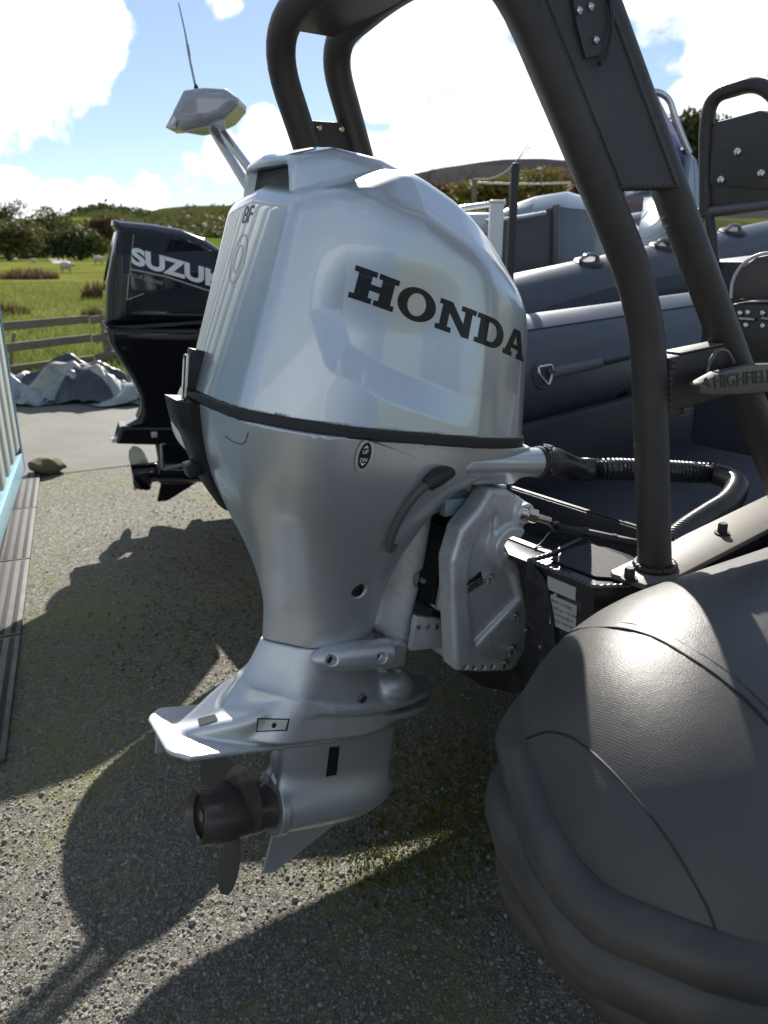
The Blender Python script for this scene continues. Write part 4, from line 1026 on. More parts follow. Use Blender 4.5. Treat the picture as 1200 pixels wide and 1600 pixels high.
# ================================================================== workshop behind the camera (it shows in the paint)
ws = empty('workshop', (0, -9, 0), 0, 'pale clad workshop behind the camera, seen only as reflections', 'building')
b = MB(); b.box((0, -3, 2.4), (22, 6, 4.8)); b.build('wall', mat('pale sheet wall', (.44, .48, .53), .6, var=.06), ws)
b = MB(); b.prism([(-3.4, 4.8), (3.4, 4.8), (0, 6.2)], -11.4, 11.4, lambda x, y, h: (h, -3+x, y)); b.build('roof', mat('slate roof', (.10, .105, .12), .7), ws)
for x in (-6, 0, 6):
    b = MB(); b.box((x, .03, 1.7), (3.6, .08, 3.4), None, .01); d = b.build('roller_door', mat('door green grey', (.14, .17, .18), .5), ws)
for x in (-9, -3, 3, 9):
    b = MB(); b.box((x, .02, 2.9), (1.2, .06, 1.0), None, .01); w_ = b.build('window', mat('window frame', (.7, .7, .7), .4), ws)
    b = MB(); b.box((x, .06, 2.9), (1.05, .02, .85)); b.build('pane', mat('window glass', (.02, .025, .03), .05), w_)
for k in range(28):
    b = MB(); b.box((-10.8+k*.8, .03, 2.45), (.10, .06, 4.5), None, .005); b.build('added_cladding_rib', mat('rib trim', (.20, .22, .24), .5), ws)  # unseen ribs added for the stripes they reflect in the cowl
b = MB(); b.box((0, .02, .22), (22, .05, .44)); b.build('plinth', mat('dark plinth', (.07, .07, .07), .8), ws)
ct = empty('storage_container', (4.6, -5.2, 0), .25, 'dark blue storage container added behind the camera for its reflection in the paint', 'container')  # unseen container added to give the silver paint something to reflect
b = MB(); b.box((0, 0, 1.3), (6, 2.4, 2.5), None, .02); b.build('body', mat('container blue', (.03, .07, .14), .45, var=.1), ct)
for k in range(20): b = MB(); b.box((-2.85+k*.3, 1.22, 1.3), (.14, .05, 2.3), None, .004); b.build('corrugation', mat('container blue', (.03, .07, .14), .45, var=.1), ct)

# ================================================================== the black rigid inflatable that carries the silver motor
_g = G(410, 1365, 0); BO = Vector((_g[0], _g[1], 0)); BR = frame(38, -3); BI = BR.transposed()
rib = empty('inflatable_boat', BO, BR, 'black rigid inflatable boat in front, carrying the silver motor under a tubular arch', 'boat')
def BL(px, py, c, ax=1, O=BO, R=BR):
    """pixel -> boat-local point on the plane local[ax] = c"""
    d = Vector(ray(px, py)); n = R.col[ax]; t = (c-n.dot(Vector(CAMP)-O))/n.dot(d); return R.transposed() @ (Vector(CAMP)+d*t-O)
def ribtube(name, x0, Lc, xf, yc, zc, R, e, dz, yt, ys, zs, sgn, cy, m, parent):
    """one side tube with its blunt cone end; returns S(x, theta)"""
    def S(x, t, off=0):
        k = np.clip((x0+Lc-x)/Lc, 0, 1); r = R*np.maximum(0, 1-k**e)**.5+off
        y = yc+yt*k**2+ys*(x-.4)+.16*np.maximum(x-2.2, 0)**1.6
        p = np.stack([x+0*t, y+r*np.cos(t), zc-dz*k**2+zs*(x-.4)+.05*np.maximum(x-2, 0)**1.5+r*np.sin(t)], -1)
        if sgn < 0: p[..., 1] = 2*cy-p[..., 1]
        return p
    xs = np.concatenate([x0+Lc*np.linspace(0, 1, 48)**2.2, np.linspace(x0+Lc+.06, xf, 26)]); n = 64
    T, X = np.meshgrid(np.linspace(0, 2*pi, n, endpoint=False), xs); P = S(X, T).reshape(-1, 3); F = []
    for i in range(len(xs)-1):
        for k in range(n): q = (i*n+k, i*n+(k+1) % n, (i+1)*n+(k+1) % n, (i+1)*n+k); F.append(q if sgn > 0 else q[::-1])
    F.append(tuple((len(xs)-1)*n+k for k in range(n)))
    return mesh(name, P, F, m, parent), S
CYB = -.137
def fabric_mat():
    m, t, b, c = matnodes('ribbed tube fabric')
    w = N(t, 'ShaderNodeTexWave', wave_type='BANDS', bands_direction='X'); w.inputs['Scale'].default_value = 95; w.inputs['Distortion'].default_value = .6; w.inputs['Detail'].default_value = 2; t.links.new(c, w.inputs['Vector'])
    f = noise(t, c, 2.6, 7, .62); g = noise(t, c, 420, 3, .6)
    col = mixc(t, f, (.037, .035, .034), (.068, .064, .060)); col = mixc(t, math_(t, 'MULTIPLY', g, .35), col, (.085, .078, .07))
    t.links.new(col, b.inputs['Base Color'])
    rr = N(t, 'ShaderNodeMapRange'); t.links.new(f, rr.inputs[0]); rr.inputs[1].default_value = .3; rr.inputs[2].default_value = .7; rr.inputs[3].default_value = .36; rr.inputs[4].default_value = .5; t.links.new(rr.outputs[0], b.inputs['Roughness'])
    b.inputs['Specular IOR Level'].default_value = .55
    h = math_(t, 'ADD', math_(t, 'MULTIPLY', w.outputs['Fac'], .16), math_(t, 'MULTIPLY', g, .8)); h = math_(t, 'ADD', h, math_(t, 'MULTIPLY', noise(t, c, 9, 3), 3.5))
    bp = N(t, 'ShaderNodeBump'); bp.inputs['Strength'].default_value = .5; bp.inputs['Distance'].default_value = .0012; t.links.new(h, bp.inputs['Height']); t.links.new(bp.outputs[0], b.inputs['Normal']); return m
M_FAB = fabric_mat()
TP = dict(x0=-.079, Lc=.555, xf=3.6, yc=-.995, zc=.746, R=.327, e=2.819, dz=0, yt=-.133, ys=-.044, zs=-.09)
stb, SS = ribtube('side_tube', sgn=1, cy=CYB, m=M_FAB, parent=rib, **TP)
prt, SP_ = ribtube('side_tube', sgn=-1, cy=CYB, m=M_FAB, parent=rib, **dict(TP, x0=1.42))
SP = lambda x, t, off=0: SP_(x+1.499, t, off)
def along(S, knots, n=10, off=0):
    P = [Vector(S(np.array(max(k[0], TP['x0']+2e-4)), np.array(radians(k[1])), off)) for k in knots]
    return catmull(P, [1]*len(P), n)[0]
RIB1 = [(.30, 12), (.12, 18), (.045, 30), (-.026, 38), (-.056, 55), (-.063, 95), (-.048, 133), (-.012, 153), (.06, 167), (.2, 177), (.6, 181), (1.4, 182), (2.4, 182)]
RIB2 = [(.30, -8), (.10, -4), (0, 8), (-.042, 18), (-.068, 36), (-.074, 100), (-.060, 158), (-.03, 174), (.05, 186), (.2, 195), (.6, 199), (1.4, 200), (2.4, 200)]
RIB3 = [(.30, -28), (.10, -28), (-.01, -22), (-.055, -14), (-.075, 5), (-.0775, 170), (-.066, 198), (-.03, 205), (.05, 210), (.2, 214), (.6, 217), (1.4, 218), (2.4, 218)]
for S, pr in ((SS, stb), (SP, prt)):
    for K, r in ((RIB1, .040), (RIB2, .050), (RIB3, .044)):
        b = MB(); P = along(S, K, 8, -(r-.013)); b.tube(P, r, 24); b.build('rubbing_strake', M_STRAKE, pr, 60)
    for K in ([(.05, 30), (.043, 42), (.04, 53), (.03, 66), (.01, 84), (-.008, 108), (-.018, 130), (-.022, 140)], [(.30, 20), (.26, 42), (.222, 64), (.21, 78), (.195, 90), (.186, 102), (.175, 116), (.165, 140), (.165, 165)]):
        b = MB(); b.tube(along(S, K, 10, .0004), .0018, 6); b.build('glued_seam', mat('seam glue', (.018, .017, .016), .6), pr)
        b = MB(); b.tube([p+Vector((.018, 0, .002)) for p in along(S, K, 10, .0000)], .0010, 6); b.build('tape_edge', M_FAB, pr)
# hull under the tubes, transom, floor
def bx(name, c, d, m, bev=.005, parent=rib, R=None):
    b = MB(); b.box(c, d, R, bev); return b.build(name, m, parent)
b = MB(); b.prism([(-.70, .62), (-.62, .50), (CYB, .36), (.35, .50), (.43, .62)], .68, 3.2, lambda x, y, h: (h, x, y-.0*h), .01); b.build('hull', M_TRANS, rib)
# transom: board, top rail, stiffening ribs
YL, YR = .36, -.64
b = MB(); b.prism([(.535, .905), (.590, .905), (.690, .50), (.640, .50)], YR, YL, lambda x, y, h: (x, h, y), .004); b.build('transom', M_TRANS, rib)
b = MB(); b.prism([(YR+.1, .50), (YL-.1, .50), (CYB+.05, .40), (CYB-.05, .40)], .645, .69, lambda x, y, h: (h, x, y), .004); b.build('transom_keel', M_TRANS, rib)
bx('transom_cap', (.545, -.24, .9085), (.062, .56, .012), M_TRANS, .003)
bx('trim_strip', (.585, -.395, .916), (.018, .14, .004), mat('bare aluminium', (.16, .16, .165), .5, 1, var=.1), .001)
for y in (-.455, -.50, -.565): bx('stiffener', (.575, y, .69), (.026, .018, .38), M_TRANS, .006, rib, Matrix.Rotation(-.245, 4, 'Y'))
b = MB(); b.prism([(.50, -.46), (.69, -.46), (.69, -.60), (.62, -.735), (.50, -.645)], .60, .925, lambda x, y, h: (x, y, h), .008); b.build('corner_block', M_TRANS, rib)
b = MB(); b.prism([(.535, -.50), (.665, -.50), (.66, -.60), (.60, -.70), (.535, -.62)], .9275, .931, lambda x, y, h: (x, y, h)); b.build('grip_pad', mat('woven grip pad', (.03, .028, .027), .7, bump=.9, bscale=500), rib)
def bead(name, pts, r, parent, m, seed=0):
    P = fillet(pts, .01, 3); L = 0; Q = []; 
    for a, c in zip(P[:-1], P[1:]):
        k = max(1, int((c-a).length/.004))
        for i in range(k): Q.append(a.lerp(c, i/k))
    Q.append(P[-1]); rr = [r*(.75+.4*abs(sin(i*1.05))) for i in range(len(Q))]
    b = MB(); b.tube(Q, rr, 7); return b.build(name, m, parent, 70)
M_WELD = mat('weld bead', (.10, .10, .105), .35, .6, var=.2, vscale=60)
bead('weld_bead', [(.502, -.465, .926), (.502, -.645, .926), (.56, -.69, .926)], .006, rib, M_WELD)
bead('weld_bead', [(.675, -.47, .927), (.56, -.478, .927), (.502, -.468, .926)], .005, rib, M_WELD)
for (z, y0, y1, h) in ((.895, -.525, -.60, .030), (.835, -.535, -.605, .07)):
    o = bx('sticker', (.4985, (y0+y1)/2, z), (.002, abs(y1-y0), h), M_STICK, 0)
    if h > .05:
        for k, tx in enumerate(('MAX 10 PERS', '1200 kg  110 kW', 'CE ISO 6185-3', 'MADE FOR OUTBOARD')):
            v, f = text_mesh(tx, .0095); b = MB(); b.add([(.4970, y0-.004-p[0], z+.020-k*.0145+p[1]) for p in v], f); b.build('print', M_PRINT, o)
for py, px in ((930, 868), (985, 822), (1010, 845)):
    p = BL(px, py, .494, 0); b = MB(); b.lathe([(0, .005), (-.004, .004)], p, (1, 0, 0), 10); b.build('rivet', M_STEEL, rib)
b = MB(); b.tube([BL(*q, .494, 0) for q in ((826, 880), (845, 900), (856, 930), (866, 990), (872, 1040))], .004, 8, smooth=5); b.build('drain_line', M_RUB, rib)
bx('floor', (1.95, CYB, .60), (2.7, 1.02, .05), M_DECK, .01)
bx('well_front', (1.02, CYB+.03, .72), (.03, .94, .24), M_DECK, .02)
bx('well_floor', (.80, CYB+.03, .70), (.44, .94, .03), M_DECK, .005)
for y in (-.66, .37): bx('inner_liner', (1.9, y, .74), (2.6, .05, .34), M_DECK, .015)

# base plate on the tube bearer with two black studs
bpz = .942
def plate_poly(q): return [(p.x, p.y) for p in [BL(px, py, bpz, 2) for px, py in q]]
b = MB(); b.prism([(.552, -.648), (.562, -.636), (1.55, -.628), (1.55, -.742), (.60, -.742), (.556, -.722)], bpz-.013, bpz, lambda x, y, h: (x, y, h), .0025); b.build('base_plate', M_PLATE, rib)
bx('bearer', (1.15, -.685, .91), (.95, .09, .036), M_TRANS, .004)
for px, py in ((983, 905), (1128, 834), (1290, 752)):
    p = BL(px, py, bpz, 2); b = MB(); b.lathe([(0, .0165), (.004, .0165), (.0042, .0105), (.022, .0105), (.026, .008)], p, (0, 0, 1), 18); b.build('stud', M_RUB, rib)

# ---- arch
XB, YB, ZB, AM, AN, DXF, AH, DYF = .648, -.616, 1.462, .498, .226, .177, .569, -.024
def mir(p): return Vector((p[0], 2*CYB-p[1], p[2]))
up = Vector((-AM, AN, 1)); bend = Vector((XB, YB, ZB)); foot = Vector((.640, -.687, bpz)); top = bend+up*AH
fb = bend+Vector((DXF, DYF, 0)); ftop = fb+up*AH; ffoot = fb-up*((ZB-.90)); 
TR = .0335
def arch_tube(pts, rad=.10, r=TR):
    b = MB(); b.tube(fillet(pts, rad, 8), r, 28); return b.build('arch_tube', M_ARCH, rib, 60)
def crown(a, b): return [a.lerp(b, t)+Vector((0, 0, .062)) for t in (.36, .64)]
arch_tube([foot, bend, top]+crown(top, mir(top))+[mir(top), mir(bend), mir(foot)], .13)
arch_tube([ffoot, fb, ftop]+crown(ftop, mir(ftop))+[mir(ftop), mir(fb), mir(ffoot)], .10)
bead('weld_bead', [foot+Vector((TR*1.15*cos(a), TR*1.15*sin(a), .005)) for a in np.linspace(0, 6.28, 20)], .007, rib, M_ARCH)
def web(name, t0, t1, side, m, th=.012, bolts=()):
    f_ = (lambda p: p) if side > 0 else mir
    A, B_, C_, D = [Vector(f_(q)) for q in (bend+up*t0, bend+up*t1, fb+up*t1, fb+up*t0)]
    n = (B_-A).cross(D-A).normalized(); off_ = n*(-1 if (BR @ n).y > 0 else 1)*TR*.62*(side > 0); A, B_, C_, D = A+off_, B_+off_, C_+off_, D+off_
    V = [p+n*s for s in (-th, th) for p in (A, B_, C_, D)]
    o = mesh(name, V, [(0, 1, 2, 3), (7, 6, 5, 4), (0, 4, 5, 1), (1, 5, 6, 2), (2, 6, 7, 3), (3, 7, 4, 0)], m, rib, False)
    sg = -1 if (BR @ n).y > 0 else 1
    for (u, w) in bolts:
        p = A.lerp(D, u).lerp(B_.lerp(C_, u), w)+n*sg*th; b = MB(); b.lathe([(0, .0085), (.003, .0085), (.006, .006)], p, n*sg, 16); b.build('bolt_head', M_STEEL, o)
    return o, (A, B_, C_, D, n*sg)
def t_at(px, py, base):  # parameter along the leg whose projection has this pixel height
    best = min(np.linspace(-.3, .7, 400), key=lambda t: abs(pixy(BO+BR @ (base+up*t))[1]-py)); return best
def pixy(p):
    q = Vector(p)-Vector(CAMP); r = q.x; u = q.y*sin(PITCH)+q.z*cos(PITCH); f = q.y*cos(PITCH)-q.z*sin(PITCH); return 600+1202*r/f, 800-1202*u/f
t_lo = t_at(0, 297, bend)
o_web, (A, B_, C_, D, nn) = web('arch_web', t_lo, AH-.02, 1, M_ARCH)
for P0, P1 in ((A, B_), (D, C_)):
    e = (P1-P0).normalized(); inn = ((D-A) if P0 == A else (A-D)).normalized()*TR*.62
    bead('weld_bead', [P0+inn+nn*.0115, P1+inn+nn*.0115], .0036, o_web, M_ARCH)
bead('weld_bead', [A+nn*.004, D+nn*.004], .008, o_web, M_ARCH)
# boss plate with three bolts and a cable on the web
def webpt(px, py, d=0):
    n = BR @ nn; p0 = BO+BR @ (A+nn*.012); r_ = Vector(ray(px, py)); t = n.dot(p0-Vector(CAMP))/n.dot(r_); return BI @ (Vector(CAMP)+r_*t-BO)+nn*d
q = [webpt(*p) for p in ((888, -25), (940, -25), (948, 40), (936, 88), (912, 92), (898, 40))]
V = [p+nn*s for s in (0, .005) for p in q]; n6 = len(q)
bo = mesh('boss_plate', V, [tuple(range(n6, 2*n6)), tuple(range(n6))[::-1]]+[(i, (i+1) % n6, n6+(i+1) % n6, n6+i) for i in range(n6)], M_ARCH, o_web, False)
for p in ((901, 19), (919, 13), (927, 65)):
    b = MB(); b.lathe([(0, .0062), (.002, .0062), (.005, .003)], webpt(*p, .006), nn, 14); b.build('bolt_head', M_STEEL, o_web)
b = MB(); b.tube([webpt(*p, .010) for p in ((930, 103), (940, 92), (948, 60), (949, 30), (943, -30))], .0038, 8, smooth=6); b.build('cable', M_RUB, o_web)
tp = t_at(0, 236, Vector(mir(bend))) if False else None
m_lo = min(np.linspace(-.1, .6, 400), key=lambda t: abs(pixy(BO+BR @ mir(bend+up*t))[1]-300)); m_hi = min(np.linspace(-.1, .6, 400), key=lambda t: abs(pixy(BO+BR @ mir(bend+up*t))[1]-187))
web('arch_web', m_lo-.08, m_hi, -1, M_ARCH, .008, ((.30, .94), (.72, .94)))
# top bar filler between the two cross tubes
ca_, cf_ = crown(top, mir(top)), crown(ftop, mir(ftop)); dz_ = Vector((0, 0, -.012))
V = [ca_[0]+dz_, cf_[0]+dz_, mir(ftop)+Vector((0, -.06, .0)), mir(top)+Vector((0, -.06, .0))]
mesh('top_web', V+[p+Vector((0, 0, .02)) for p in V], [(0, 1, 2, 3), (7, 6, 5, 4), (0, 4, 5, 1), (1, 5, 6, 2), (2, 6, 7, 3), (3, 7, 4, 0)], M_ARCH, rib, False)
# cross brace between the starboard legs, ball fitting, name plate cleat
ca, cb = BL(1028, 600, -.640), BL(1145, 572, -.66)
axb = (cb-ca).normalized(); zz = Vector((0, 0, 1)); zz = (zz-axb*zz.dot(axb)).normalized()
b = MB(); Rm = Matrix((axb, zz.cross(axb), zz)).transposed()
b.box((ca+cb)*.5, ((cb-ca).length, .046, .108), Rm, .004); o_br = b.build('arch_brace', M_ARCH, rib)
p = (ca+cb)*.5+zz*.056; bx('painted_sunlit_edge', p+zz*.001, ((cb-ca).length*.72, .040, .003), M_PLATE, .001, rib, Rm)  # sunlit top of the brace painted as a paler strip
for s in (0.0, 1.0):
    c = ca.lerp(cb, s*.93+.03); bead('weld_bead', [c+zz*.052+Vector((0, -.02, 0)), c-zz*.052+Vector((0, -.025, 0))], .007, rib, M_ARCH)
p = BL(1070, 637, -.655); b = MB(); b.lathe([(-.03, .008), (-.012, .008), (-.011, .012), (-.004, .0165), (.006, .017), (.013, .012), (.016, .003)], p, (-.1, -.3, -.9), 18); b.build('ball_fitting', mat('dull alloy', (.12, .115, .11), .4, .7), rib)
b = MB(); b.tube([BL(*q, -.70) for q in ((1105, 582), (1110, 564), (1122, 548), (1136, 550), (1146, 568))], .004, 8, smooth=6); b.build('retaining_wire', mat('dull alloy', (.12, .115, .11), .4, .7), rib)
CLE = [(1077, 601), (1082, 595), (1112, 580), (1168, 568), (1200, 567), (1245, 570), (1250, 604), (1200, 609), (1140, 614), (1095, 615), (1080, 610)]
CP = [BL(*q, -.715) for q in CLE]
b = MB(); b.prism([(p.x, p.z) for p in CP], -.735, -.712, lambda x, y, h: (x, h, y), .003); o_c = b.build('name_cleat', mat('anodised plate', (.10, .095, .09), .42, .4, var=.15), rib)
v, f = text_mesh('HIGHFIELD', 1, offset=.01); e0 = BL(1116, 607, -.7365); e1 = BL(1212, 596, -.7365); e2 = BL(1114, 585, -.7365)
kx = (e1-e0)/v[:, 0].max(); kz = (e2-e0)/.72; b = MB(); b.add([e0+kx*p[0]+kz*p[1] for p in v], f); b.build('lettering', mat('dark lettering', (.025, .024, .023), .5), o_c)
e0 = BL(1100, 590, -.7365); b = MB(); q = [BL(*p, -.7365) for p in ((1099, 592), (1104, 589), (1113, 605), (1108, 606), (1104, 600), (1101, 602))]; b.add(q, [(0, 1, 2, 3, 4, 5)]); b.build('emblem', mat('dark lettering', (.025, .024, .023), .5), o_c)
# grass stems caught between arch and tube are spider silk in the light
for k, (q0_, q1_) in enumerate((((998, 374), (1042, 352)), ((990, 349), (1012, 330)), ((1003, 358), (1038, 338)), ((985, 384), (1040, 360)))):
    b = MB(); a_, c_ = BL(*q0_, -.60), BL(*q1_, -.66); b.tube([a_, (a_+c_)*.5+Vector((0, 0, -.006)), c_], .0006, 4, smooth=3); b.build('silk_thread', mat('silk', (.6, .6, .6), .4), rib)

# rigging hose and steering cable
hs = BI @ (EO_ if False else Vector(EO)+ER @ (rb_+axd*.015)-BO); hd = (BI @ (ER @ axd)).normalized()
HP = [hs, hs+hd*.05]+[BL(*q, y) for q, y in (((905, 733), -.17), ((960, 733), -.20), ((1020, 735), -.25), ((1080, 738), -.30), ((1122, 742), -.36), ((1150, 758), -.45), ((1138, 785), -.53), ((1105, 808), -.57), ((1070, 832), -.60), ((1040, 858), -.62))]
P, _ = catmull(HP, [1]*len(HP), 40); D_c = [0]
for a, c in zip(P[:-1], P[1:]): D_c.append(D_c[-1]+(c-a).length)
stepn = int(D_c[-1]/.0034); Q = [Vector([np.interp(k*D_c[-1]/stepn, D_c, [p[i] for p in P]) for i in range(3)]) for k in range(stepn+1)]
hose = empty('rigging_hose', BO, BR, 'black corrugated rigging hose looping from the silver motor into the boat', 'hose')
b = MB(); b.tube(Q, [.0295+(.0036, .0020, -.0050, -.0010)[k % 4] for k in range(len(Q))], 22); b.build('corrugated_sleeve', mat('hose plastic', (.030, .030, .032), .27, spec=.7), hose, 80)
b = MB(); b.lathe([(.0, .034), (.03, .034)], HP[0]-hd*.02, hd, 24); b.build('cuff', M_RUB, hose)
cs = BI @ (Vector(EO)+ER @ (c*0+EL(812, 800, -.235)+Vector((.9, -.42, -.2)).normalized()*.072)-BO)
CPt = [cs]+[BL(*q, y) for q, y in (((868, 822), -.40), ((915, 832), -.47), ((960, 842), -.53), ((1000, 850), -.58), ((1060, 858), -.62))]
cab_ = empty('steering_cable', BO, BR, 'thin black steering cable with a brass end running from the clamp bracket', 'cable')
b = MB(); b.tube(CPt, [.0065, .0085, .010, .0105, .0105, .0105], 12, smooth=8); b.build('sheath', M_RUB, cab_)
for s in (1, 2, 3):
    b = MB(); b.lathe([(-.004, .0122), (.004, .0122)], CPt[s], CPt[s+1]-CPt[s-1], 12); b.build('cable_tie', M_BLACK, cab_)
b = MB(); b.tube([BL(*q, -.42) for q in ((862, 828), (846, 848), (836, 856))], .002, 6, smooth=4); b.build('tie_tail', M_BLACK, cab_)

# jockey seats inside the boat
def seat(y, xb, zt, label):
    s = empty('jockey_seat', BO, BR, label, 'boat seat', 'jockey seats in the black boat')
    return s
st1 = seat(0, 0, 0, 'tall seat backrest with a rounded tube frame and three bolts, right of the arch')
XS = 1.75
def SB(px, py, x=XS): return BL(px, py, x, 0)
loop = [SB(*q) for q in ((1103, 332), (1103, 200), (1112, 150), (1185, 128), (1222, 160), (1236, 330))]
b = MB(); b.tube(fillet(loop, .09, 8), .0215, 20); b.build('back_frame', M_ARCH, st1)
q = [SB(*p, XS+.01) for p in ((1106, 205), (1122, 190), (1190, 172), (1228, 180), (1234, 318), (1108, 322))]
b = MB(); b.prism([(p.y, p.z) for p in q], XS-.005, XS+.07, lambda x, y, h: (h, x, y), .012); b.build('backrest', mat('seat vinyl', (.05, .043, .040), .4, var=.1, bump=.15, bscale=300), st1)
b = MB(); q = [SB(*p, XS-.01) for p in ((1112, 236), (1232, 224), (1233, 300), (1110, 288))]
b.prism([(p.y, p.z) for p in q], XS-.016, XS-.004, lambda x, y, h: (h, x, y), .003); o_bp = b.build('back_plate', mat('dark back plate', (.035, .033, .031), .4), st1)
for p in ((1153, 237), (1127, 281), (1190, 271)):
    c = SB(*p, XS-.018); b = MB(); b.lathe([(.003, .013), (0, .013), (-.004, .011), (-.007, .005)], c, (1, 0, 0), 18); b.build('bolt_head', M_STEEL, o_bp)
b = MB(); b.tube([SB(1085, 334), SB(1240, 316)], .0165, 16); b.build('cross_bar', mat('grey painted tube', (.10, .105, .11), .35), st1)
b = MB(); b.tube([SB(1108, 335), SB(1113, 372), SB(1122, 480)], .016, 14); b.build('seat_post', M_ARCH, st1)
b = MB(); c = SB(1170, 520); b.box((XS+.25, c.y, 1.16), (.5, .34, .62), None, .03); b.build('seat_base', M_DECK, st1)
st2 = seat(0, 0, 0, 'low rounded seat back with bright piping and chrome hinge bolts at the right edge')
X2 = 1.32
q = [BL(*p, X2, 0) for p in ((1143, 468), (1146, 440), (1158, 418), (1180, 402), (1210, 396), (1300, 400), (1300, 470))]
b = MB(); b.prism([(p.y, p.z) for p in q], X2, X2+.07, lambda x, y, h: (h, x, y), .01); o_cu = b.build('cushion', mat('seat vinyl', (.05, .043, .040), .4, var=.1, bump=.15, bscale=300), st2)
b = MB(); b.tube([BL(*p, X2+.004, 0) for p in ((1142, 466), (1145, 440), (1157, 417), (1179, 401), (1210, 395), (1300, 399))], .0045, 8, smooth=5); b.build('piping', mat('pale piping', (.5, .5, .5), .3), o_cu)
q = [BL(*p, X2, 0) for p in ((1146, 474), (1300, 474), (1320, 640), (1172, 640))]
b = MB(); b.prism([(p.y, p.z) for p in q], X2-.008, X2+.30, lambda x, y, h: (h, x, y), .006); o_bx = b.build('seat_box', mat('black locker', (.012, .012, .012), .4), st2)
for p in ((1157, 489), (1169, 488), (1192, 489), (1166, 508), (1192, 509), (1206, 489)):
    c = BL(*p, X2-.009, 0); b = MB(); b.lathe([(.002, .0068), (-.003, .0068), (-.005, .004)], c, (1, 0, 0), 14); b.build('bolt_head', M_STEEL, o_bx)
for p in (1160, 1196):
    c = BL(p, 498, X2-.010, 0)
    for k in range(3): b = MB(); b.lathe([(-.008, .0055), (.008, .0055)], c+Vector((0, -.013*k, 0)), (0, 1, .1), 10); b.build('hinge_knuckle', mat('dark hinge', (.18, .18, .18), .3, .8), o_bx)

# ================================================================== neighbouring boats
def tube_boat(pa, pb, Ya, Yb, R, m):
    """axis from two pixels at given depths"""
    a, b_ = Vector(AY(*pa, Ya)), Vector(AY(*pb, Yb)); return a, b_
# boat with the rope and D ring
a1, b1 = Vector(AY(438, 665, 2.54)), Vector(AY(1080, 540, 3.85)); dx1 = (b1-a1).normalized()
nb = empty('inflatable_boat', (a1.x, a1.y, 0), 0, 'dark grey inflatable boat with a steel ring and twisted rope, beyond the silver motor', 'boat')
def loc(p): return Vector(p)-Vector((a1.x, a1.y, 0))
side1 = Vector((-dx1.y, dx1.x, 0)).normalized()
RT = .255
def cyl_surface(p, d, R, s, th):
    """point on a tube: s along, th measured from the camera-facing side upward"""
    n = Vector((d.y, -d.x, 0)).normalized(); u = n.cross(d).normalized(); u = u if u.z > 0 else -u
    return p+d*s+(n*cos(th)+u*sin(th))*R, (n*cos(th)+u*sin(th))
ax1 = [loc(a1+dx1*s)+Vector((0, 0, 0)) for s in (-.26, -.22, -.10, .06, .6, 1.4, 2.4, 3.6)]
b = MB(); b.tube(ax1, [.10, .175, .232, RT*.98, RT, RT, RT, RT*.98], 48, smooth=4); t1 = b.build('side_tube', M_NTUBE, nb, 70)
ax2 = [p+side1*1.55+dx1*1.25+Vector((0, 0, .02)) for p in ax1]
b = MB(); b.tube(ax2, [.10, .175, .232, RT*.98, RT, RT, RT, RT*.98], 40, smooth=4); b.build('side_tube', M_NTUBE, nb, 70)
for th, s0, s1 in ((1.02, .1, 1.9),):
    b = MB(); P = [cyl_surface(loc(a1), dx1, RT+.0005, s, th+.06*sin(s*3)*0)[0] for s in np.linspace(.1, 2.8, 30)]; b.tube(P, .003, 6); b.build('glued_seam', mat('seam glue', (.022, .021, .02), .6), t1)
def on1(px, py, d=0):
    """tube surface point nearest to the pixel ray"""
    best = None
    S0, S1, T0, T1 = 0, 3.0, -1.3, 1.6
    for _ in range(4):
        best = None
        for s in np.linspace(S0, S1, 16):
            for th in np.linspace(T0, T1, 12):
                p, n = cyl_surface(a1, dx1, RT+d, s, th); q = pixy(p); e = (q[0]-px)**2+(q[1]-py)**2
                if best is None or e < best[0]: best = (e, p, n, s, th)
        ds, dt = (S1-S0)/8, (T1-T0)/6; S0, S1, T0, T1 = best[3]-ds/1.5, best[3]+ds/1.5, best[4]-dt/1.5, best[4]+dt/1.5
    return loc(best[1]), best[2], best[3], best[4]
pd, nd, sd_, th_ = on1(850, 585, .008)
b = MB(); b.lathe([(-.010, .055), (-.004, .054), (-.003, .02)], pd, nd, 24); b.build('ring_patch', M_NTUBE, t1)
e1_ = dx1; e2_ = nd.cross(dx1)
def ringp(u, v): return pd+e1_*u*.9+e2_*v+nd*.012
b = MB(); b.tube(fillet([ringp(-.038, .030), ringp(.038, .030), ringp(.042, .005), ringp(0, -.045), ringp(-.042, .005), ringp(-.038, .030)], .014, 5), .0055, 12); b.build('steel_ring', M_STEEL, t1)
pr_, nr_, s2, th2 = on1(922, 570, .012)
rp = empty('lifeline_rope', (a1.x, a1.y, 0), 0, 'short twisted grey rope tied to the steel ring on the grey tube', 'rope')
for ph in range(3):
    P = []
    for k in range(90):
        s = sd_+.03+(s2+.02-sd_)*k/89; th = th_+(th2-th_)*k/89; c, n = cyl_surface(loc(a1), dx1, RT+.020, s, th); u = n.cross(dx1); a = k*.42+ph*2.094
        P.append(c+(n*cos(a)+u*sin(a))*.010)
    b = MB(); b.tube(P, .010, 8); b.build('strand', mat('rope fibre', (.15, .15, .16), .8, bump=.5, bscale=300), rp)
P = [cyl_surface(loc(a1), dx1, RT+.010, s, th2+.02*sin(s*9)-.05*(s-s2))[0] for s in np.linspace(s2, 2.4, 40)]
b = MB(); b.tube(P, .009, 8); b.build('tail', mat('dark rope', (.025, .025, .027), .8), rp)
pv, nv, _, _ = on1(970, 620, .002)
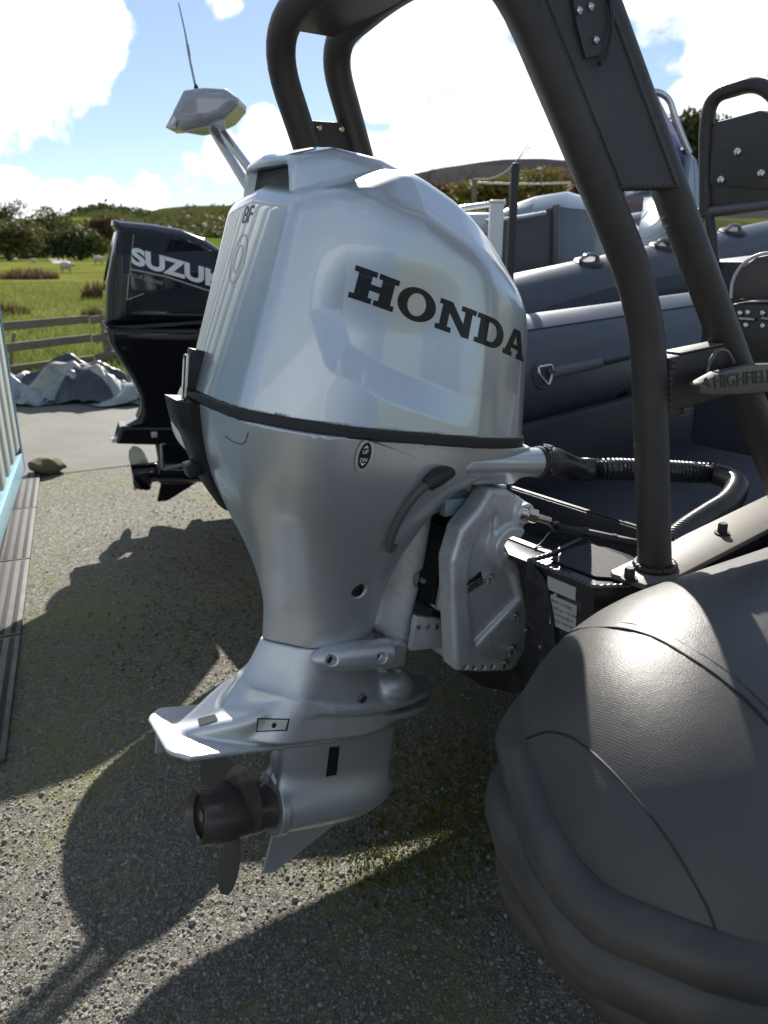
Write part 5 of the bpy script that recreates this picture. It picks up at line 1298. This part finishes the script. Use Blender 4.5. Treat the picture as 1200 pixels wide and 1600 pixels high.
b = MB(); b.lathe([(-.004, .050), (.004, .048), (.006, .030), (.002, .026), (.001, .006)], pv, nv, 28); b.build('valve', mat('valve plastic', (.02, .02, .021), .45), t1)
bm_ = MB(); c = loc(a1)+dx1*2.6+side1*.78; 
bm_.prism([(-.55, .55), (0, .30), (.55, .55), (.55, .95), (-.55, .95)], -1.4, 1.8, lambda x, y, h: c+side1*x+dx1*h+Vector((0, 0, y-c.z)), .02); bm_.build('hull', mat('dark grey gelcoat', (.05, .055, .065), .3, coat=.3), nb)
# second boat, its tube with black grab handles (the boat of the black motor)
a2, b2 = Vector(AY(830, 497, 4.35)), Vector(AY(1200, 407, 5.4)); dx2 = (b2-a2).normalized(); R2 = .25
nc = empty('inflatable_boat', (a2.x, a2.y, 0), 0, 'slate blue inflatable boat with black grab handles, farther back than the roped tube', 'boat')
loc2 = lambda p: Vector(p)-Vector((a2.x, a2.y, 0))
ax = [loc2(a2+dx2*s) for s in (-1.75, -1.5, -1.1, -.6, 0, 1, 2, 3)]
b = MB(); b.tube(ax, [.08, .19, .24, R2, R2, R2, R2, R2], 44, smooth=4); t2 = b.build('side_tube', M_NTUBE, nc, 70)
side2 = Vector((-dx2.y, dx2.x, 0)).normalized()
b = MB(); b.tube([p+side2*1.7+Vector((0, 0, .03)) for p in ax], [.08, .19, .24, R2, R2, R2, R2, R2], 40, smooth=4); b.build('side_tube', M_NTUBE, nc, 70)
for zz_, r in ((-.35, .020), (-.47, .024), (-.6, .020)):
    P = [cyl_surface(loc2(a2), dx2, R2-.006, s, zz_)[0] for s in np.linspace(-1.1, 3, 30)]; b = MB(); b.tube(P, r, 10); b.build('rubbing_strake', M_STRAKE, t2)
V = []; F = []
for i in range(61):
    s_ = -1.0+4.0*i/60; w_ = .30+.16*sin(s_*2.1+.6)
    for j in range(9): V.append(cyl_surface(loc2(a2), dx2, R2+.002, s_, -.28+(w_+.28)*j/8)[0])
for i in range(60):
    for j in range(8): k = i*9+j; F.append((k, k+1, k+10, k+9))
mesh('dark_panel', V, F, mat('navy tube fabric', (.018, .024, .040), .4, bump=.1, bscale=900), t2)
for px, py in ((915, 409), (1030, 388), (1140, 364)):
    best = min(((pixy(cyl_surface(a2, dx2, R2, s, 1.45)[0])[0]-px)**2, s) for s in np.linspace(-.8, 3, 300))[1]
    c, n = cyl_surface(loc2(a2), dx2, R2, best, 1.35); b = MB(); b.lathe([(-.01, .001), (-.01, .085), (.004, .080), (.012, .06), (.010, .03)], c, n, 24); hd_ = b.build('handle_base', mat('valve plastic', (.02, .02, .021), .45), t2)
    b = MB(); b.tube([c+dx2*-.07+n*.012, c+dx2*-.03+n*.035, c+dx2*.03+n*.035, c+dx2*.07+n*.012], .011, 10, smooth=4); b.build('handle', mat('grey handle', (.22, .23, .25), .2), t2)
c2 = loc2(a2)+dx2*.6+side2*.85
b = MB(); b.prism([(-.6, .55), (0, .28), (.6, .55), (.6, 1.0), (-.6, 1.0)], -2.0, 2.3, lambda x, y, h: c2+side2*x+dx2*h+Vector((0, 0, y-c2.z)), .02); b.build('hull', mat('dark grey gelcoat', (.05, .055, .065), .3, coat=.3), nc)
b = MB(); b.box(c2-dx2*2.03+Vector((0, 0, .78-c2.z)), (.06, 1.25, .5), Matrix.Rotation(math.atan2(dx2.y, dx2.x), 4, 'Z'), .01); b.build('transom', M_TRANS, nc)

# grey console boat behind, with a curved cover
def AYp(px, py, Y): return Vector(AY(px, py, Y))
Yc = 6.2; cbp = AYp(860, 430, Yc)
cbt = empty('motor_boat', (cbp.x, Yc, 0), 0, 'grey motor boat with rounded bow cover and bright rub rail behind the ridged mast', 'boat')
L3 = lambda p: Vector(p)-Vector((cbp.x, Yc, 0))
M_GG = mat('blue grey gelcoat', (.20, .23, .27), .16, 0, .6, var=.05); M_GD = mat('taupe gelcoat', (.12, .115, .115), .22, 0, .5, var=.08)
def loftpx(name, rows, m, angle=30):
    """rows of (px, py, depth) lines, made into a closed skin"""
    V = []; F = []; n = len(rows[0])
    for r in rows:
        for (px, py, Y) in r: V.append(L3(AY(px, py, Y)))
    for i in range(len(rows)-1):
        for k in range(n-1): F.append((i*n+k, i*n+k+1, (i+1)*n+k+1, (i+1)*n+k))
    return mesh(name, V, F, m, cbt, True, angle)
top_ = [(775, 338, 6.0), (800, 322, 6.1), (835, 310, 6.2), (885, 302, 6.3), (925, 314, 6.4), (985, 345, 6.5), (1040, 385, 6.6)]
loftpx('bow_cover', [[(p[0]+6, p[1]+8, p[2]+1.8) for p in top_], [(p[0]+2, p[1]-3, p[2]+.9) for p in top_], top_, [(772, 352, 5.9), (800, 342, 5.98), (832, 336, 6.05), (868, 322, 6.1), (930, 330, 6.2), (992, 360, 6.3), (1045, 398, 6.4)]], M_GG, 50)
loftpx('side_panel', [[(772, 354, 5.9), (800, 345, 5.98), (832, 339, 6.05), (866, 326, 6.1)], [(770, 430, 5.95), (800, 430, 6.0), (832, 430, 6.06), (862, 430, 6.12)]], M_GD)
loftpx('quarter_panel', [[(872, 323, 6.1), (930, 332, 6.2), (992, 362, 6.3), (1045, 400, 6.4)], [(870, 430, 6.12), (930, 430, 6.2), (992, 430, 6.3), (1045, 440, 6.4)]], M_GG)
b = MB(); b.tube([L3(AY(*q)) for q in ((759, 346, 5.88), (800, 342, 5.95), (853, 333, 6.02))], .016, 10, smooth=4); b.build('rub_rail', mat('bright trim', (.6, .62, .64), .25, .6), cbt)
b = MB(); b.tube([L3(AY(*q)) for q in ((869, 320, 6.08), (868, 432, 6.10))], .028, 12); b.build('corner_pillar', M_GD, cbt)
b = MB(); b.tube([L3(AY(*q)) for q in ((690, 330, 6.4), (730, 324, 6.4), (790, 316, 6.4))], .020, 12); b.build('grab_rail', M_STEEL, cbt)
b = MB(); q = L3(AY(735, 352, 6.5)); b.box(q, (.5, .8, .16), None, .05); b.build('side_deck', mat('white gelcoat', (.62, .64, .66), .3, coat=.4), cbt)
b = MB(); b.prism([(-.9, .55), (1.0, .55), (1.3, 1.38), (-1.0, 1.38)], .05, 2.2, lambda x, y, h: (x, h, y), .03); b.build('hull', M_GD, cbt)
# ridged mast and white post
c = AYp(802, 330, 3.9); z1 = AYp(801, 255, 3.9).z
pole = empty('ridged_mast', (c.x, 3.9, .9), 0, 'black ridged mast standing behind the silver motor', 'mast')
b = MB(); b.box((0, 0, (z1-.9)/2), (.034, .034, z1-.9), None, .003); b.build('mast_bar', mat('dark brown bar', (.030, .026, .024), .5), pole)
tb = MB(); tb.box((-.019, 0, 0), (.008, .03, .006)); t0 = tb.build('tooth', mat('dark brown bar', (.030, .026, .024), .5), pole); t0.location.z = z1-.9-.02
for k in range(1, 44): t = t0.copy(); COL.objects.link(t); t.location.z = z1-.92-k*.0115
b = MB(); b.tube([(0, 0, z1-.9), (.03, 0, z1-.85), (.055, 0, z1-.82)], .0016, 5); b.build('whip', M_BLACK, pole)
c = AYp(775, 345, 4.6); z1 = AYp(776, 317, 4.6).z
wp = empty('white_post', (c.x, 4.6, .9), 0, 'plain white post left of the ridged black mast', 'post')
b = MB(); b.box((0, 0, (z1-.9)/2), (.075, .075, z1-.9), None, .008); b.build('shaft', mat('white paint', (.72, .72, .70), .4), wp)
b = MB(); b.box((0, 0, z1-.9+.006), (.085, .085, .014), None, .003); b.build('cap', mat('white paint', (.72, .72, .70), .4), wp)
# beaded line on a timber pole
c = AYp(740, 330, 30); gp = empty('beaded_line', (c.x, 30, 0), 0, 'weathered pole with a line of white beads running right', 'string line')
z1 = AYp(740, 281, 30).z
b = MB(); b.tube([(0, 0, 0), (0, 0, z1)], .09, 8); b.build('pole', M_WOOD, gp)
P = [Vector(AY(740+k*4.3, 285+2.0*sin(k*.09)+.02*k, 30))-Vector((c.x, 30, 0)) for k in range(36)]
b = MB(); b.tube(P, .012, 5); b.build('line', mat('white paint', (.72, .72, .70), .4), gp)
b = MB()
for p in P: b.box(p, (.075, .075, .075), None, .02)
b.build('beads', mat('white paint', (.72, .72, .70), .4), gp)
P = [Vector(AY(*q, 30))-Vector((c.x, 30, 0)) for q in ((740, 279), (765, 279), (790, 268), (808, 250), (830, 228))]
b = MB(); b.tube(P, .02, 6, smooth=4); b.build('sling', mat('white paint', (.72, .72, .70), .4), gp)

# pale boat with a bare steel windscreen rail, purple cover
c = AYp(1060, 330, 5.2); wb = empty('windscreen_boat', (c.x, 5.2, 0), 0, 'pale console boat with bare steel screen rail and a purple cover, right of the arch', 'boat')
L4 = lambda px, py, Y=5.2: Vector(AY(px, py, Y))-Vector((c.x, 5.2, 0))
b = MB(); b.tube(fillet([L4(985, 160), L4(1022, 141), L4(1045, 152), L4(1062, 205), L4(1077, 240)], .12, 6), .020, 14); b.build('screen_rail', M_STEEL, wb)
b = MB(); b.tube([L4(1024, 150, 5.5), L4(1052, 205, 5.4), L4(1066, 232, 5.3)], .012, 10); b.build('screen_edge', M_STEEL, wb)
b = MB(); q = [L4(1025, 170), L4(1036, 178), L4(1068, 222), L4(1070, 228), L4(1062, 231), L4(1030, 226)]
b.prism([(p.x, p.z) for p in q], .05, .5, lambda x, y, h: (x, h, y), .02); b.build('purple_cover', mat('purple cover', (.20, .13, .36), .6, var=.15), wb)
b = MB(); q = [L4(1020, 228), L4(1062, 229), L4(1068, 236), L4(1062, 300), L4(1020, 300)]
b.prism([(p.x, p.z) for p in q], .0, .6, lambda x, y, h: (x, h, y), .02); b.build('dash', mat('blue dash', (.07, .09, .22), .4), wb)
b = MB(); q = [L4(1074, 238), L4(1086, 250), L4(1094, 300), L4(1094, 470), L4(1020, 470), L4(1064, 330)]
b.prism([(p.x, p.z) for p in q], -.05, .8, lambda x, y, h: (x, h, y), .03); b.build('console', mat('pale blue gelcoat', (.34, .42, .50), .25, coat=.4), wb)
b = MB(); b.prism([(-1.2, .5), (1.6, .5), (2.0, 1.25), (-1.4, 1.25)], .1, 1.9, lambda x, y, h: (x, h, y), .03); b.build('hull', mat('pale blue gelcoat', (.34, .42, .50), .25, coat=.4), wb)

# ================================================================== light pod on two steel legs
Yp = 4.3; c = AYp(323, 180, Yp); pod_ = empty('navigation_light_pod', (c.x, Yp, c.z), 0, 'silver light pod with whip aerial on two slanting steel legs', 'light mast')
L5 = lambda px, py, Y=Yp: Vector(AY(px, py, Y))-Vector((c.x, Yp, c.z))
POD = [(p.x, p.z) for p in [L5(*q) for q in ((298, 150), (330, 146), (362, 147), (379, 160), (378, 170), (360, 190), (332, 203), (290, 211), (272, 212), (268, 203), (284, 176))]]
def podf(x, y, z):
    f = smax(poly_sdf(x, z, POD)+.010, np.abs(y)-.17+.5*np.maximum(-z-.02, 0)+.35*np.abs(x)**1.5, .05)-.012
    return smax(f, (-.80*x-.55*z)-.142+.25*np.abs(y+.08), .02)
nets('pod_shell', podf, (-.3, -.27, -.2), (.3, .27, .2), .010, mat('pod silver', (.36, .37, .40), .22, .25, coat=.6), pod_)
q = [L5(*p) for p in ((270, 206), (296, 158), (302, 172), (284, 205))]
b = MB(); b.prism([(p.x, p.z) for p in q], -.155, .08, lambda x, y, h: (x, h, y), .008); b.build('pod_lens', mat('pod lens', (.55, .57, .60), .10, .2, coat=.8), pod_)
for dx_, dy_ in ((0, 0), (26, .28)):
    b = MB(); p0 = L5(325+dx_*.35, 190-dx_*.05, Yp+dy_*.5); p1 = L5(424+dx_*1.05, 352-dx_*.2, Yp-.2+dy_); b.tube([p0, p0.lerp(p1, .5), p1+(p1-p0)*.35], .0225, 18); b.build('leg', M_STEEL, pod_)
b = MB(); b.lathe([(-.02, .022), (.01, .016), (.04, .007)], L5(308, 146), (-.1, 0, 1), 14); b.build('aerial_base', M_BLACK, pod_)
P = [L5(*p) for p in ((307, 142), (297, 96), (295, 82), (288, 45), (279, 5))]
b = MB(); b.tube(P, [.006, .0055, .0055, .004, .003], 8); b.lathe([(0, .007), (.05, .007)], L5(296, 88), (-.12, 0, 1), 8); b.build('aerial', mat('aerial grey', (.3, .3, .31), .4), pod_)

# ================================================================== the black outboard with white lettering
SO = G(250, 785, .10); SR = frame(22, -2); SI_ = SR.transposed()
sz = empty('outboard_motor', SO, SR, 'glossy black outboard motor with white lettering, smaller and farther back on the left', 'outboard motor')
def SL(px, py, y):
    d = Vector(ray(px, py)); n = SR.col[1]; t = (y-n.dot(Vector(CAMP)-Vector(SO)))/n.dot(d); return SI_ @ (Vector(CAMP)+d*t-Vector(SO))
PT = lambda pts, y: [(p.x, p.z) for p in [SL(*q, y) for q in pts]]
S_COWL = PT([(163, 503), (165, 440), (176, 385), (182, 360), (176, 352), (177, 341), (190, 345), (240, 350), (285, 358), (318, 372), (350, 396), (395, 440), (420, 503)], -.10)
def s_cowl(x, y, z):
    f = poly_sdf(x, z, S_COWL)
    w = .235-.20*np.maximum(z-1.36, 0)-.55*np.maximum(z-1.46, 0)
    f = smax(f, np.abs(y)-w, .07)
    f = smax(f, -.62*(x-S_COWL[1][0])+.78*np.abs(y)-.155+.12*(z-1.3), .05)
    return f
xs = [p[0] for p in S_COWL]; zs = [p[1] for p in S_COWL]
o_sc = nets('upper_cowl', s_cowl, (min(xs)-.05, -.27, min(zs)-.04), (max(xs)+.05, .27, max(zs)+.05), .013, M_GLOSSBLK, sz)
S_MID = PT([(163, 507), (168, 530), (185, 560), (205, 592), (218, 620), (220, 640), (214, 655), (190, 668), (330, 672), (335, 620), (380, 560), (415, 507)], -.06)
def s_mid(x, y, z):
    f = poly_sdf(x, z, S_MID)
    zb, zt_ = min(p[1] for p in S_MID), max(p[1] for p in S_MID); k = (z-zb)/(zt_-zb)
    w = .085+.150*sstep(k, .15, .95)
    f = smax(f, np.abs(y)-w, .04)
    return smax(f, -.6*(x+.02)+.8*np.abs(y)-.22-.15*k+.25*(1-k)*0, .04)
xs = [p[0] for p in S_MID]; zs = [p[1] for p in S_MID]
nets('lower_cover', s_mid, (min(xs)-.05, -.27, min(zs)-.04), (max(xs)+.05, .27, max(zs)+.04), .013, M_GLOSSBLK, sz)
S_LOW = PT([(190, 668), (184, 690), (330, 694), (330, 668)], -.07); S_ST = PT([(242, 690), (250, 735), (330, 735), (345, 690)], -.03); S_SK = PT([(252, 752), (245, 784), (262, 782), (305, 755)], 0)
tp0, tp1 = SL(243, 738, 0), SL(345, 738, 0)
def s_low(x, y, z):
    f = smax(poly_sdf(x, z, S_LOW)-.01, np.abs(y)-.10, .02)
    f = smin(f, smax(poly_sdf(x, z, S_ST), np.abs(y)-.042, .03), .02)
    f = smin(f, scyl(x, y, z, tp0, tp1, .062, .02), .03)
    return smin(f, smax(poly_sdf(x, z, S_SK), np.abs(y)-.012, .006), .02)
allp = S_LOW+S_ST+S_SK
nets('gearcase', s_low, (min(p[0] for p in allp)-.06, -.14, min(p[1] for p in allp)-.04), (max(p[0] for p in allp)+.06, .14, max(p[1] for p in allp)+.04), .010, M_GLOSSBLK, sz)
b = MB(); c0_ = SL(182, 690, -.05); b.box(c0_+Vector((0, .05, 0)), (.05, .06, .025), None, .008); b.build('plate_tip', mat('pale cap', (.6, .6, .6), .4), sz)
b = MB(); c0_ = SL(241, 679, -.11); b.box(c0_, (.035, .02, .035), None, .004); b.build('side_anode', M_ZINC, sz)
pr2 = empty('propeller', (0, 0, 0)); pr2.parent = sz; hc = SL(206, 742, 0)
b = MB(); b.lathe([(0, .045), (0, .064), (.13, .062), (.15, .055)], hc, (1, 0, 0), 28); b.build('hub', M_GLOSSBLK, pr2)
for k, a in enumerate((105, 225, 345)):
    a = radians(a); V = []; F = []
    for i in range(9):
        for j in range(7):
            r = .05+.12*i/8; cc = (j/6-.5)*.13*sqrt(max(.03, 1-(i/8)**3)); an = a+cc/max(r, .08)*.75; V.append(hc+Vector((.06-cc*.75-.02*i/8, -cos(an)*r, sin(an)*r)))
    for i in range(8):
        for j in range(6): q = i*7+j; F.append((q, q+1, q+8, q+7))
    o = mesh('blade', V, F, mat('pale blade', (.42, .40, .33), .35, .6) if k == 0 else M_GLOSSBLK, pr2); md = o.modifiers.new('solid', 'SOLIDIFY'); md.thickness = .006
b = MB(); c0_ = SL(222, 752, -.06); b.lathe([(0, .05), (.01, .052), (.02, .045)], c0_, (-.1, -1, 0), 24); o = b.build('prop_guard', M_BLACK, sz)
b = MB(); b.lathe([(.02, .012), (.026, .010)], SL(226, 757, -.07), (-.1, -1, 0), 14); b.build('yellow_tag', mat('yellow tag', (.55, .42, .05), .5), o)
b = MB(); b.tube(fillet([SL(258, 693, -.09), SL(252, 693, -.09), SL(254, 733, -.09), SL(330, 716, -.09)], .01, 3), .010, 8); b.build('transport_strut', mat('galvanised bar', (.35, .36, .37), .4, .8), sz)
# lettering and stripes on the cowl
def s_on(pts, lift=.003):
    c = np.array(SI_ @ (Vector(CAMP)-Vector(SO))); P = np.array([SL(*q, -.22) for q in pts]); D = P-c; D /= np.linalg.norm(D, axis=1)[:, None]
    return [Vector(p) for p in project(s_cowl, P-D*.25, D, .6)-D*lift]
def s_text(txt, o_px, ux, uz, m, size=1, shear=0, offset=0, step=.25):
    v, f = text_mesh(txt, size, shear, offset, step); P = [(o_px[0]+p[0]*ux[0]+p[1]*uz[0], o_px[1]+p[0]*ux[1]+p[1]*uz[1]) for p in v]
    V = s_on(P); return mesh('lettering', V, f, m, o_sc)
wv, wf = text_mesh('SUZUKI', 1, 0, .045, .22); W_ = wv[:, 0].max()
s_text('SUZUKI', (206, 411), (153/W_, 43/W_), (-.6, -35), M_WPRINT, 1, 0, .045, .22)
s_text('FOUR STROKE', (200, 431), (8.2, 2.2), (2.0, -7.6), mat('grey print', (.30, .30, .31), .4), 1, .25, 0, .6)
def s_stripe(pts, w, m):
    P = []; n = 24; pts = [Vector((*p, 0)) for p in pts]; Q = []
    for a, b_ in zip(pts[:-1], pts[1:]):
        for k in range(n): Q.append(a.lerp(b_, k/n))
    Q.append(pts[-1]); A_s = s_on([(q.x, q.y) for q in Q], .0025); B_s = s_on([(q.x+w[0], q.y+w[1]) for q in Q], .0025)
    mesh('stripe', A_s+B_s, [(k, k+1, len(Q)+k+1, len(Q)+k) for k in range(len(Q)-1)], m, o_sc)
s_stripe([(203, 419), (260, 431), (332, 455)], (0, 2.4), mat('grey print', (.30, .30, .31), .4))
s_stripe([(201, 429), (197, 468), (224, 458)], (1.8, 1.2), mat('gold stripe', (.30, .26, .16), .35, .5))
s_stripe([(208, 366), (202, 428)], (1.6, 0), mat('gold stripe', (.30, .26, .16), .35, .5))
b = MB(); q = [SL(*p, -.235) for p in ((312, 512), (326, 512), (326, 534), (312, 534))]; b.add([p+Vector((0, -.01, 0)) for p in q], [(0, 1, 2, 3)]); b.build('warning_label', mat('warning label', (.30, .30, .32), .5), sz)
# silver crest strip along the crown
P = s_on([(178, 343), (192, 346), (240, 351)], .0)
def s_band(x, y, z):
    return smax(s_cowl(x, y, np.maximum(z, SZB+.03))-.004, np.abs(z-SZB)-.011, .004)
SZB = SL(250, 505, -.1).z
xs = [p[0] for p in S_COWL]
nets('seal_strip', s_band, (min(xs)-.05, -.27, SZB-.03), (max(xs)+.05, .27, SZB+.03), .009, M_RUB, sz)
# mount to the transom
b = MB(); c0_ = SL(350, 600, 0); b.box(c0_+Vector((.05, 0, 0)), (.16, .3, .36), None, .03); b.build('clamp_bracket', M_GLOSSBLK, sz)

# ---- silver motor tilted on the roped boat, its rounded end peeping past the big silver motor
c = Vector(AY(396, 676, 3.3)); ot = empty('outboard_motor', (c.x, c.y, 0), radians(40), 'second silver outboard, only its rounded pale end showing left of the big silver motor', 'outboard motor')
def small_cowl(x, y, z):
    X = x*cos(.5)-(z-c.z)*sin(.5); Z = x*sin(.5)+(z-c.z)*cos(.5)
    f = smax(np.abs(X)-.34, np.abs(y)-.25, .2); f = smax(f, np.abs(Z)-.205, .17); return smax(f, (-.7*X-.7*Z)-.36, .14)
nets('upper_cowl', small_cowl, (-.52, -.33, c.z-.52), (.52, .33, c.z+.52), .016, M_SILVER, ot)
b = MB(); b.box((.25, .1, c.z-.33), (.14, .14, .30), None, .03); b.box((.27, .1, .46), (.24, .16, .03), None, .01); b.box((.25, .1, .36), (.14, .06, .22), None, .02); b.build('leg', M_SILVER, ot)

# ---- trailers carrying the three inflatables
def trailer(o, d, L, z, label):
    d = Vector((d.x, d.y, 0)).normalized(); t = empty('boat_trailer', (o.x, o.y, 0), math.atan2(d.y, d.x), label, 'trailer', 'trailers under the inflatable boats')
    M_ = mat('galvanised bar', (.35, .36, .37), .4, .8)
    for y in (-.32, .32): b = MB(); b.box((L*.5, y, .34), (L, .06, .08), None, .006); b.build('beam', M_, t)
    b = MB(); b.box((L*.45, 0, .30), (.07, 1.5, .07), None, .006); b.build('axle', M_, t)
    for y in (-.78, .78):
        b = MB(); b.lathe([(-.09, .20), (-.09, .27), (-.06, .295), (.06, .295), (.09, .27), (.09, .20)], (L*.45, y, .295), (0, 1, 0), 28); w = b.build('wheel', M_RUB, t)
        b = MB(); b.lathe([(-.05, .05), (-.07, .19), (.07, .19), (.05, .05)], (L*.45, y, .295), (0, 1, 0), 24); b.build('rim', M_, w)
    for x in (.2, L*.8):
        b = MB(); b.box((x, 0, .36), (.10, .80, .06), None, .006); b.box((x, 0, (z+.38)/2), (.10, .16, max(.04, z-.38)), None, .01); b.build('keel_bunk', M_WOOD, t)
trailer(BO+BR @ Vector((1.7, CYB, 0)), BR.col[0], 1.8, .42, 'galvanised trailer under the black boat, lost in its shade')
trailer(a1+dx1*1.9+side1*.78, dx1, 1.6, .42, 'galvanised trailer under the roped grey boat, lost in its shade')
trailer(a2+dx2*.9+side2*.85, dx2, 1.8, .42, 'galvanised trailer under the boat with grab handles, lost in shade')
